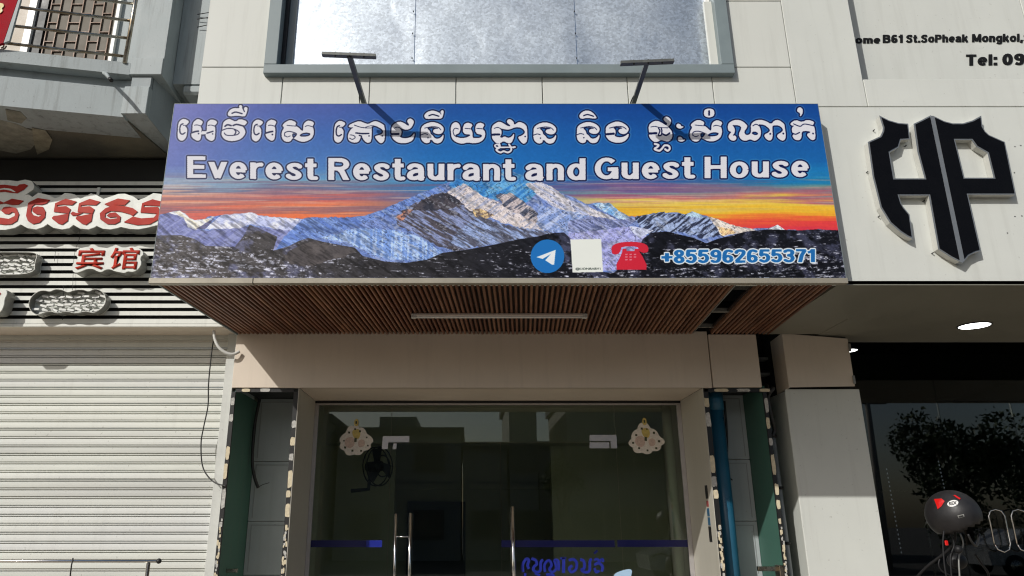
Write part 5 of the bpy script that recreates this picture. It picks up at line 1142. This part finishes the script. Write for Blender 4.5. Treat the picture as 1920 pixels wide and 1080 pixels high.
# light boxes that have lost their faces
def open_box(loop, label, rows, cols, seed, thick=.10):
    rr = random.Random(seed); Yf = LY-.10
    l = rounded(loop, 2); xs2 = [p_[0] for p_ in l]; zs2 = [p_[1] for p_ in l]; x0_, x1_, z0_, z1_ = min(xs2), max(xs2), min(zs2), max(zs2)
    t = thing('open_light_box', label, 'light box', ((x0_+x1_)/2, Yf, z0_), 'light boxes with missing faces')
    inner = offset_loop(l, -.004); n_ = len(l)
    vs = [(x_, Yf, z) for x_, z in l]+[(x_, Yf, z) for x_, z in inner]+[(x_, Yf+thick-.02, z) for x_, z in inner]+[(x_, Yf+thick-.02, z) for x_, z in l]
    fs = []
    for i in range(n_):
        j = (i+1)%n_
        for a in range(4): b2 = (a+1)%4; fs.append((a*n_+i, b2*n_+i, b2*n_+j, a*n_+j))
    mesh('rim_wall', vs, fs, 'tin', t)
    shape('back_plate', [l], Yf+thick-.018, Yf+thick-.012, 'white_face', t)
    def inside(x_, z):
        c = False
        for i in range(n_):
            (xa, za), (xb, zb_) = inner[i], inner[i-1]
            if (za > z) != (zb_ > z) and x_ < (xb-xa)*(z-za)/(zb_-za)+xa: c = not c
        return c
    for r in range(rows):
        for c in range(cols):
            cx = x0_+(c+.5+(r%2)*.4-.2+rr.uniform(-.12,.12))*(x1_-x0_)/cols; cz = z0_+(r+.5+rr.uniform(-.12,.12))*(z1_-z0_)/rows
            if not (inside(cx-.02, cz) and inside(cx+.02, cz)): continue
            bm = box_data(-.030,.030,-.008,.008,-.010,.010,.002); bmesh.ops.rotate(bm, cent=(0,0,0), matrix=Matrix.Rotation(rr.uniform(-.1,.45),3,'Y'), verts=bm.verts)
            o = from_bm('led_module', bm, 'module', None, loc=(cx, Yf+.052+rr.uniform(-.01,.01), cz)); attach(o, t)
            if rr.random() < .8:
                x2, z2 = cx+rr.uniform(.03,.07), cz+rr.uniform(-.02,.02)
                if inside(x2, z2): tube('lead', smoothline([(cx-.02,Yf+.040,cz-.012),(cx+.01,Yf+.034,cz-.016),(x2,Yf+.042,z2)],3), .0024, 'black_rubber', t, 4)
oc = [(405,785),(340,740),(315,660),(345,580),(420,515),(500,500),(560,520),(620,487),(700,495),(765,530),(830,500),(930,492),(1000,520),(1060,482),(1140,505),(1195,580),(1185,660),(1130,722),(1050,765),(960,738),(850,770),(740,738),(640,770),(560,735),(460,770)]
open_box(fz(oc, LY-.10), 'cloud shaped silver light box with its face missing and led modules showing', 6, 9, 5)
open_box(fz([(-600,72),(100,72),(240,72),(390,75),(425,112),(395,180),(388,325),(-100,330),(-600,330)], LY-.10), 'straight edged silver light box with its face missing left of the Chinese sign', 5, 12, 8)
cb_ = thing('channel_letter_sign', 'curved end of a white letter box at the left edge below the open light boxes', 'sign', at(5,580,KY))
cl = rounded(fz([(-300,495),(30,495),(70,500),(80,545),(50,600),(45,670),(10,745),(-40,765),(-300,765)], KY),1)
shape('backing_box', [cl], KY, KY+.12, 'white_face', cb_); shape('return_edge', [offset_loop(cl, .002)], KY+.012, KY+.118, 'tin', cb_)
shape('red_letter', [rounded(fz([(-300,540),(5,530),(14,548),(0,560),(-300,570)], KY),1)], KY-.006, KY-.001, 'red_face', cb_)

# ================================================================== ROLLER SHUTTER
HY = 6.25
rs_ = thing('roller_shutter', 'closed pale metal roller shutter at the left', 'shutter', (-3.8, HY, .14))
RX = at(404, 912, HY).x; sp = .0688
me = bpy.data.meshes.new('shutter_slat'); prof = [(0,.000),(-.004,.004),(-.005,.024),(-.004,.044),(-.001,.0475),(.014,.048),(.014,.0535),(-.003,.054),(-.006,.0585),(-.003,.063),(.014,.0635),(.014,sp),(.018,sp),(.018,0)]
k = len(prof); sx_ = 2.2; vs = [(-sx_, y_, z) for y_, z in prof]+[(sx_, y_, z) for y_, z in prof]
me.from_pydata(vs, [], [(i, (i+1)%k, k+(i+1)%k, k+i)[::-1] for i in range(k)]+[tuple(range(k)), tuple(range(k,2*k))[::-1]]); me.materials.append(M['shutter']); mes = [me, me.copy(), me.copy()]; mes[1].materials[0] = M['shutter1']; mes[2].materials[0] = M['shutter2']
zz = .16; i = 0
while zz < 3.22:
    o = bpy.data.objects.new('shutter_slat', random.choice(mes)); COL.objects.link(o); o.location = (RX-sx_+.01-random.uniform(0,.008), HY+random.uniform(-.003,.003), zz+random.uniform(-.0008,.0008)); o.rotation_euler = (random.uniform(-.035,.035), random.uniform(-.0009,.0009), 0); attach(o, rs_); zz += sp
box('guide_rail', RX, RX+.10, HY-.06, HY+.03, .14, 3.16, 'rail_paint', rs_, .004)
box('guide_rail', RX+.102, NX0-.031, HY-.16, HY+.03, .14, 3.16, 'rail_paint', rs_, .003)
box('barrel_cover', RX-4.4, RX, HY-.0, HY+.05, 3.10, 3.17, 'cream_clad', rs_)
cable('long thin black cable looping down in front of the roller shutter', [at(400,640,6.12), at(396,668,6.12), at(391,720,6.12), at(390,760,6.13), at(382,800,6.13), at(377,830,6.13), at(379,870,6.12), at(389,892,6.10), at(405,906,6.08), at(424,911,6.05)], .0055)
tag(tube('conduit', smoothline([at(401,620,6.0), at(403,636,6.0), at(411,652,6.0), at(425,662,6.01), at(438,664,6.02), at(449,659,6.04)], 6), .013, 'conduit', None, 10), 'white plastic conduit curving from the soffit corner to the lintel', 'pipe')
# low rail in front of the shutter
gr_ = thing('clothes_rail', 'chrome rail with a black end ball standing in front of the shutter', 'rail', at(200,1050,5.4)*1)
gr_.location.z = .14
ra, rb_ = at(0,1047,5.4), at(298,1052,5.4)
tube('bar', [(ra.x-.8,5.4,rb_.z),(rb_.x,5.4,rb_.z)], .011, 'chrome', gr_, 12)
bm = bmesh.new(); bmesh.ops.create_icosphere(bm, subdivisions=3, radius=.018); o = from_bm('end_ball', bm, 'black_rubber', None, True, loc=(rb_.x,5.4,rb_.z)); attach(o, gr_)
qx = at(278,1060,5.4).x; tube('post', [(qx,5.4,.14),(qx,5.4,rb_.z-.008)], .013, 'steel', gr_, 12); tube('post', [(ra.x-.75,5.4,.14),(ra.x-.75,5.4,rb_.z-.008)], .013, 'steel', gr_, 12)
tube('strap', [at(137,1046,5.38), at(134,1060,5.38), at(131,1085,5.38)], .005, 'black_rubber', gr_, 6)

# ================================================================== EMBLEM AND ADDRESS ON THE RIGHT
f4 = lambda l, Y_: [axz(1560+x_/3.086, 190+y_/3.086, Y_) for x_, y_ in l]
EY = WY-.060
lg = thing('emblem_sign', 'large black shield shaped letter emblem standing off the white shop fascia', 'sign', at(1800,500,EY))
Lp_ = [(280,85),(330,110),(385,126),(440,130),(450,215),(398,218),(385,262),(332,292),(358,447),(542,447),(500,290),(478,130),(520,110),(572,83),(745,925),(690,897),(620,852),(565,540),(385,540),(400,590),(415,615),(448,655),(467,790),(440,778),(400,752),(340,700),(285,610),(240,430),(213,235),(283,203),(298,172),(300,150)]
Rp_ = [(590,86),(650,115),(700,128),(760,128),(815,112),(863,86),(870,145),(888,175),(910,195),(1000,235),(1062,535),(785,535),(860,862),(835,868),(790,890),(765,922)]
Rh_ = [(710,218),(812,218),(840,258),(905,295),(942,443),(765,443)]
Lb, Rb, Rhb = f4(Lp_, EY), f4(Rp_, EY), f4(Rh_, EY)
shape('return_body', [offset_loop(Lb, .003)], EY+.0065, EY+.056, 'return_white', lg); shape('return_body', [offset_loop(Rb, .003), offset_loop(Rhb, -.003)], EY+.0065, EY+.056, 'return_white', lg)
shape('rim', [offset_loop(Lb, .004)], EY+.004, EY+.0063, 'hp_return', lg); shape('rim', [offset_loop(Rb, .004), offset_loop(Rhb, -.004)], EY+.004, EY+.0063, 'hp_return', lg)
shape('black_face', [offset_loop(Lb, -.006)], EY, EY+.0035, 'hp_black', lg); shape('black_face', [offset_loop(Rb, -.006), offset_loop(Rhb, .006)], EY, EY+.0035, 'hp_black', lg)
shape('centre_strip', [f4([(570,82),(592,84),(769,922),(757,934),(743,928)], EY)], EY+.002, EY+.057, 'hp_return', lg)
for (x_, y_) in ((250,160),(212,402),(262,566),(280,660),(592,872),(435,250),(540,570)):
    q = at(1560+x_/3.086, 190+y_/3.086, WY-.03); tube('stand_off_pin', [(q.x,EY+.04,q.z),(q.x,WY,q.z)], .004, 'black', lg, 6)
for (x_, y_) in ((1903,275),(1914,273),(1903,406),(1916,405),(1889,437),(1902,324)):
    q = at(x_, y_, WY); box('screw_hole', q.x-.004, q.x+.004, WY-.001, WY+.002, q.z-.004, q.z+.004, 'black', shop)
AYt = RY-.007
def raised(par, text, x0, x1, b0, b1, cap, y, depth, track=.13, pv=.255, ph_=.165):
    tot = sum(LET(c)[0] for c in text)+track*(len(text)-1); x = 0
    for ch in text:
        wd, sts, _ = LET(ch); vs, fs = [], []; kk = 0
        def T(p, yy):
            t = (x+p[0])/tot; q = at(x0+t*(x1-x0), b0+(b1-b0)*t-p[1]*cap, y); return (q.x, yy, q.z)
        for st in sts:
            for i in range(len(st)-1):
                (xa,ya),(xb,yb) = st[i], st[i+1]; d = math.hypot(xb-xa, yb-ya) or 1e-6; nx, ny = -(yb-ya)/d, (xb-xa)/d
                hw = math.sqrt((pv*nx)**2+(ph_*ny)**2)/2; ex = hw*.35*(i > 0); fx = hw*.35*(i < len(st)-2)
                ux, uy = (xb-xa)/d, (yb-ya)/d; nx *= hw; ny *= hw; kk += 1; yf = y+.00008*(kk % 9)
                q4 = [(xa-ux*ex+nx, ya-uy*ex+ny), (xb+ux*fx+nx, yb+uy*fx+ny), (xb+ux*fx-nx, yb+uy*fx-ny), (xa-ux*ex-nx, ya-uy*ex-ny)]
                k0 = len(vs); vs += [T(p, yf) for p in q4]+[T(p, y+depth) for p in q4]
                fs += [(k0,k0+1,k0+2,k0+3)]+[(k0+a, k0+4+a, k0+4+(a+1)%4, k0+(a+1)%4) for a in range(4)]
        mesh('raised_letter', vs, fs, 'letter_black', par); x += wd+track
ad = thing('address_lettering', 'black raised street address letters beginning ome B61 on the recessed wall', 'lettering', at(1750,80,AYt))
for (t_, x0_, x1_, b0_, b1_, c_) in (('lome',1598,1650.5,80.5,80.5,12.5),('B61',1656,1693,79.5,79.2,14.5),('St.SoPheak',1699.5,1815,79.0,78.0,13.8),('Mongkol,S',1823.5,1932,78.0,77.2,14.3)):
    raised(ad, t_, x0_, x1_, b0_, b1_, c_, AYt, .0065)
te = thing('telephone_lettering', 'larger black raised letters Tel: 09 below the street address', 'lettering', at(1870,120,AYt))
for (t_, x0_, x1_, b0_, b1_, c_) in (('Tel:',1812,1870,122,121.5,20.0),('09',1880.5,1920.5,121.3,121,21.0)):
    raised(te, t_, x0_, x1_, b0_, b1_, c_, AYt, .0065)

# ================================================================== MOTORBIKE AND HELMET
HYc = 3.9; hc = at(1787, 966, HYc)
hm = thing('helmet', 'matt black motorcycle helmet with red patches and a white REX badge', 'helmet', hc)
RXh, RYh, RZh = .118, .140, .122
tilt = Matrix.Rotation(math.radians(28), 3, 'Y')
bm = bmesh.new(); bmesh.ops.create_uvsphere(bm, u_segments=40, v_segments=26, radius=1)
dele = [v for v in bm.verts if v.co.z < -.56+.46*v.co.x]
bmesh.ops.delete(bm, geom=dele, context='VERTS')
for v in bm.verts: v.co = tilt.inverted() @ Vector((v.co.x*RXh, v.co.y*RYh, v.co.z*RZh)) if False else Vector((v.co.x*RXh, v.co.y*RYh, v.co.z*RZh))
ex = bmesh.ops.extrude_face_region(bm, geom=bm.faces[:]); 
for v in [e for e in ex['geom'] if isinstance(e, bmesh.types.BMVert)]: v.co *= .90
o = from_bm('shell', bm, 'helmet', None, True, loc=hc); attach(o, hm)
def on_helmet(px_, py_, lift=.002):                     # where a sight line meets the shell
    d_ = at(px_, py_, 3.0)-Vector((0,0,CAMZ)); o_ = Vector((0,0,CAMZ))-hc; rr_ = Vector((RXh,RYh,RZh))
    A_ = sum((d_[i]/rr_[i])**2 for i in range(3)); B_ = 2*sum(d_[i]*o_[i]/rr_[i]**2 for i in range(3)); C_ = sum((o_[i]/rr_[i])**2 for i in range(3))-1
    D_ = max(0, B_*B_-4*A_*C_); t_ = (-B_-math.sqrt(D_))/(2*A_); p_ = o_+d_*t_
    n_ = Vector((p_.x/RXh**2, p_.y/RYh**2, p_.z/RZh**2)).normalized(); return hc+p_+n_*lift
def patch(name, loop, mat, lift):
    cx_ = sum(p_[0] for p_ in loop)/len(loop); cz_ = sum(p_[1] for p_ in loop)/len(loop)
    vs = [on_helmet(cx_, cz_, lift)]+[on_helmet((a+cx_)/2, (b__+cz_)/2, lift) for a, b__ in loop]+[on_helmet(a, b__, lift) for a, b__ in loop]; n_ = len(loop)
    fs = [(0, 1+i, 1+(i+1)%n_) for i in range(n_)]+[(1+i, 1+n_+i, 1+n_+(i+1)%n_, 1+(i+1)%n_) for i in range(n_)]
    return mesh(name, vs, fs, mat, hm, True)
def hpx(x_, y_): return (1600+x_/3.856, 800+y_/3.856)
bc = hpx(720,556); ov = [(bc[0]+math.cos(a*math.pi/12)*10.2, bc[1]-1.5*math.cos(a*math.pi/12)-math.sin(a*math.pi/12)*6.0) for a in range(24)]
patch('badge', ov, 'white_paint', .0025)
patch('red_patch', [hpx(*p_) for p_ in ((585,525),(640,522),(662,540),(640,575),(612,598),(600,560))], 'red_gloss', .0025)
patch('red_patch', [hpx(*p_) for p_ in ((722,498),(735,496),(775,520),(768,530),(745,515))], 'red_gloss', .0025)
patch('vent_frame', [hpx(*p_) for p_ in ((752,643),(798,632),(803,650),(762,663))], 'tin', .0025)
patch('vent', [hpx(*p_) for p_ in ((760,646),(792,638),(796,649),(766,658))], 'black', .0035)
tm_ = text_mesh('REX', 1.0, .03); co = [v.co.copy() for v in tm_.vertices]; x0_, x1_ = min(c.x for c in co), max(c.x for c in co); z0_, z1_ = min(c.y for c in co), max(c.y for c in co)
me = bpy.data.meshes.new('badge_letters'); me.from_pydata([on_helmet(bc[0]-7.2+(c.x-x0_)/(x1_-x0_)*14.4, bc[1]+3.2-(c.y-z0_)/(z1_-z0_)*6.4-2.2*((c.x-x0_)/(x1_-x0_)-.5), .0042) for c in co], [], [tuple(p_.vertices) for p_ in tm_.polygons]); link('badge_letters', me, 'black', hm)
tube('chin_strap', smoothline([hc+Vector((-.02,-.12,-.09)), hc+Vector((.0,-.11,-.13)), hc+Vector((.04,-.08,-.14)), hc+Vector((.08,-.05,-.09))]), .006, 'black_rubber', hm, 6)
mbk = thing('motorbike', 'black motorbike parked by the shop with the helmet on its mirror', 'motorbike', (hc.x+.05, 4.1, .14))
mx, my, g0 = hc.x+.05, 4.05, .14
def wheel(y):
    r = .29; pts = [(mx, y+math.cos(a*math.pi/14)*r, g0+.31+math.sin(a*math.pi/14)*r) for a in range(29)]
    w_ = tube('wheel', pts, .045, 'tyre', mbk, 10); tube('hub', [(mx-.05,y,g0+.31),(mx+.05,y,g0+.31)], .05, 'steel', w_, 12)
    for k in range(6):
        a = k*math.pi/3; tube('spoke', [(mx,y,g0+.31),(mx, y+math.cos(a)*.27, g0+.31+math.sin(a)*.27)], .008, 'steel', w_, 5)
wheel(my-.15); wheel(my+1.1)
tube('fork', [(mx-.08,my-.13,g0+.31),(mx-.07,my+.06,g0+.98)], .018, 'chrome', mbk); tube('fork', [(mx+.08,my-.13,g0+.31),(mx+.07,my+.06,g0+.98)], .018, 'chrome', mbk)
bm = bmesh.new(); bmesh.ops.create_uvsphere(bm, u_segments=20, v_segments=12, radius=1)
for v in bm.verts: v.co = Vector((mx+v.co.x*.14, my+.55+v.co.y*.42, g0+.58+v.co.z*.17))
from_bm('body_shell', bm, 'bike_black', mbk, True)
bm = bmesh.new(); bmesh.ops.create_uvsphere(bm, u_segments=20, v_segments=12, radius=1)
for v in bm.verts: v.co = Vector((mx+v.co.x*.13, my+.85+v.co.y*.42, g0+.76+v.co.z*.07))
from_bm('seat', bm, 'black_rubber', mbk, True)
bm = bmesh.new(); bmesh.ops.create_uvsphere(bm, u_segments=20, v_segments=12, radius=1)
for v in bm.verts: v.co = Vector((mx+v.co.x*.13, my-.02+v.co.y*.12, g0+.98+v.co.z*.15))
from_bm('headlight_cowl', bm, 'bike_black', mbk, True)
tube('handlebar', smoothline([(mx-.34,my+.22,g0+1.08),(mx-.2,my+.14,g0+1.12),(mx,my+.08,g0+1.06),(mx+.2,my+.14,g0+1.12),(mx+.34,my+.22,g0+1.08)]), .012, 'black_rubber', mbk)
tube('mirror_stalk', smoothline([(mx-.2,my+.14,g0+1.12),(mx-.14,my+.02,g0+1.24),(mx-.06,my-.12,g0+1.36),(hc.x,HYc,hc.z-.02)]), .007, 'bike_black', mbk, 8)
tube('mirror_stalk', smoothline([(mx+.2,my+.14,g0+1.12),(mx+.20,my+.05,g0+1.2),(mx+.14,my,g0+1.27),(mx+.10,my-.03,g0+1.31)]), .006, 'bike_black', mbk, 8)
bm = bmesh.new(); bmesh.ops.create_uvsphere(bm, u_segments=16, v_segments=10, radius=1)
for v in bm.verts: v.co = Vector((mx-.03+v.co.x*.05, my-.08+v.co.y*.03, g0+1.28+v.co.z*.04))
from_bm('mirror_housing', bm, 'bike_black', mbk, True)
for k, pts in enumerate(([(1770,995),(1768,1020),(1771,1060),(1776,1090)], [(1783,1000),(1789,1022),(1782,1045),(1785,1090)], [(1800,1000),(1806,1020),(1798,1045),(1800,1090)], [(1762,1048),(1760,1060),(1768,1072),(1785,1080)])):
    tube('brake_hose', smoothline([at(a, b__, HYc-.06+.04*k) for a, b__ in pts], 5), .0045, ['bike_black','bike_black','tin','bike_black'][k], mbk, 6)
q = at(1771,1018,HYc-.05); box('red_reflector', q.x-.008, q.x+.008, q.y-.02, q.y-.012, q.z-.012, q.z+.012, 'red_gloss', mbk, .003)
q = at(1797,1030,HYc-.03); 
bm = bmesh.new(); bmesh.ops.create_uvsphere(bm, u_segments=14, v_segments=9, radius=.020); o = from_bm('lever_clamp', bm, 'bike_black', None, True, loc=q); attach(o, mbk)

# ================================================================== ACROSS THE STREET (seen in the glass)
def house(x0, x1, y, h, mat, label, rows, cols, step=None):
    t = thing('street_house', label, 'building', ((x0+x1)/2, y, 0))
    box('wall', x0, x1, y-8, y, 0, h, mat, t); box('roof_parapet', x0-.15, x1+.15, y-8.1, y+.15, h, h+.35, 'far_roof', t)
    if step: box('stair_tower', step[0], step[1], y-5, y-1, h+.35, h+step[2], mat, t)
    for r in range(rows):
        for c in range(cols):
            wx = x0+(c+.5)*(x1-x0)/cols; wz = .9+r*3.0
            if wz+1.3 > h: continue
            f_ = box('window', wx-.7, wx+.7, y+.002, y+.05, wz, wz+1.3, 'far_roof', t); box('pane', wx-.6, wx+.6, y+.052, y+.07, wz+.1, wz+1.2, 'far_glass', f_)
    return t
house(-16, -6.5, -21, 6.1, 'far_wall', 'grey two storey house across the street, leftmost in the door reflection', 2, 3)
house(-6.2, -.4, -22, 5.6, 'far_wall2', 'low block with a stair tower across the street, seen in the door glass', 2, 2, (-4.4, -2.6, 1.0))
house(1.9, 3.2, -22, 7.4, 'far_wall2', 'narrow tall house across the street, right of centre in the door reflection', 2, 1)
house(4.5, 9.0, -21, 7.3, 'far_wall', 'wide tall house across the street, at the right of the door reflection', 2, 3)
house(12, 19, -26, 5.2, 'far_wall2', 'low dark house across the street, beside the reflected tree', 1, 3)
def tree(x, y, h, r, label, seed, n_=1500):
    rr = random.Random(seed); t = thing('street_tree', label, 'tree', (x, y, 0))
    tube('trunk', smoothline([(x,y,0),(x+.1,y,h*.25),(x-.05,y+.1,h*.5)],4), .16, 'bark', t, 8)
    for k in range(5):
        a = k*1.3; tube('limb', [(x-.05,y+.1,h*.42),(x+math.cos(a)*r*.5,y+math.sin(a)*r*.5,h*.7)], [.09,.03], 'bark', t, 6)
    vs, fs = [], []; cl = [(Vector((x+rr.uniform(-.7,.7)*r, y+rr.uniform(-.7,.7)*r, h-r+rr.uniform(-1.1,.7)*r)), rr.uniform(.32,.5)*r) for _ in range(22)]
    for _ in range(n_):
        c, cr = rr.choice(cl); d = Vector((rr.gauss(0,1),rr.gauss(0,1),rr.gauss(0,1))).normalized()*cr*rr.uniform(.5,1.05)
        p_ = c+d; u = Vector((rr.gauss(0,1),rr.gauss(0,1),rr.gauss(0,1))).normalized(); v = u.cross(Vector((rr.gauss(0,1),rr.gauss(0,1),rr.gauss(0,1)))).normalized(); s = rr.uniform(.07,.15)
        i = len(vs); vs += [p_-u*s, p_+v*s*.5, p_+u*s, p_-v*s*.5]; fs.append((i,i+1,i+2,i+3))
    mesh('crown', vs, fs, 'leaf', t)
tree(20.5, -17.5, 6.3, 2.3, 'bushy dark tree across the street reflected in the shop glass', 3, 7500)
tree(26, -19, 5.4, 1.9, 'smaller tree at the right of the shop glass reflection', 9, 4500)
house(-.3, 1.8, -22.5, 4.95, 'far_wall', 'low house across the street, filling the gap left of the narrow tall one', 2, 1)
house(3.3, 4.4, -22.5, 5.0, 'far_wall', 'small low house across the street, between two taller ones', 2, 1)
tree(3.5, -15, 4.3, .75, 'slim young tree across the street, right of centre in the door glass', 12, 700)
for k, (x_, y_, h_, lb) in enumerate(((15.2, -14, 6.6, 'leaning utility pole reflected left of the tree in the shop glass'), (22.6, -13, 9.0, 'tall utility pole reflected in front of the tree'))):
    up_ = thing('utility_pole', lb, 'pole', (x_, y_, 0)); tube('post', [(x_,y_,0),(x_+.2,y_,h_)], [.14,.09], 'far_wall', up_, 10); box('crossarm', x_-.6, x_+.9, y_-.05, y_+.05, h_-.6, h_-.5, 'far_roof', up_)
def car(cx, y, label, mat):
    t = thing('parked_car', label, 'car', (cx, y, 0), 'cars parked across the street')
    side = [(-2.1,.35),(-2.15,.75),(-1.5,.95),(-.85,1.42),(.75,1.46),(1.5,1.0),(2.1,.92),(2.15,.4)]
    shape('body', [[(cx+a, z) for a, z in side]], y-.85, y+.85, mat, t)
    shape('side_window', [[(cx-1.25,.98),(cx-.8,1.36),(cx+.7,1.39),(cx+1.25,1.02)]], y+.851, y+.862, 'far_glass', t)
    for a in (-1.35, 1.35):
        for s in (-.8, .8): 
            w_ = tube('wheel', [(cx+a,y+s-.1,.33),(cx+a,y+s+.1,.33)], .33, 'tyre', t, 20); tube('rim', [(cx+a,y+s-.11,.33),(cx+a,y+s+.11,.33)], .19, 'steel', w_, 14)
car(7.2, -9.5, 'light grey car parked across the street, reflected low in the right glass door', 'car_paint')
car(18.5, -11, 'pale car parked further right, reflected low in the shop glass', 'car_paint')
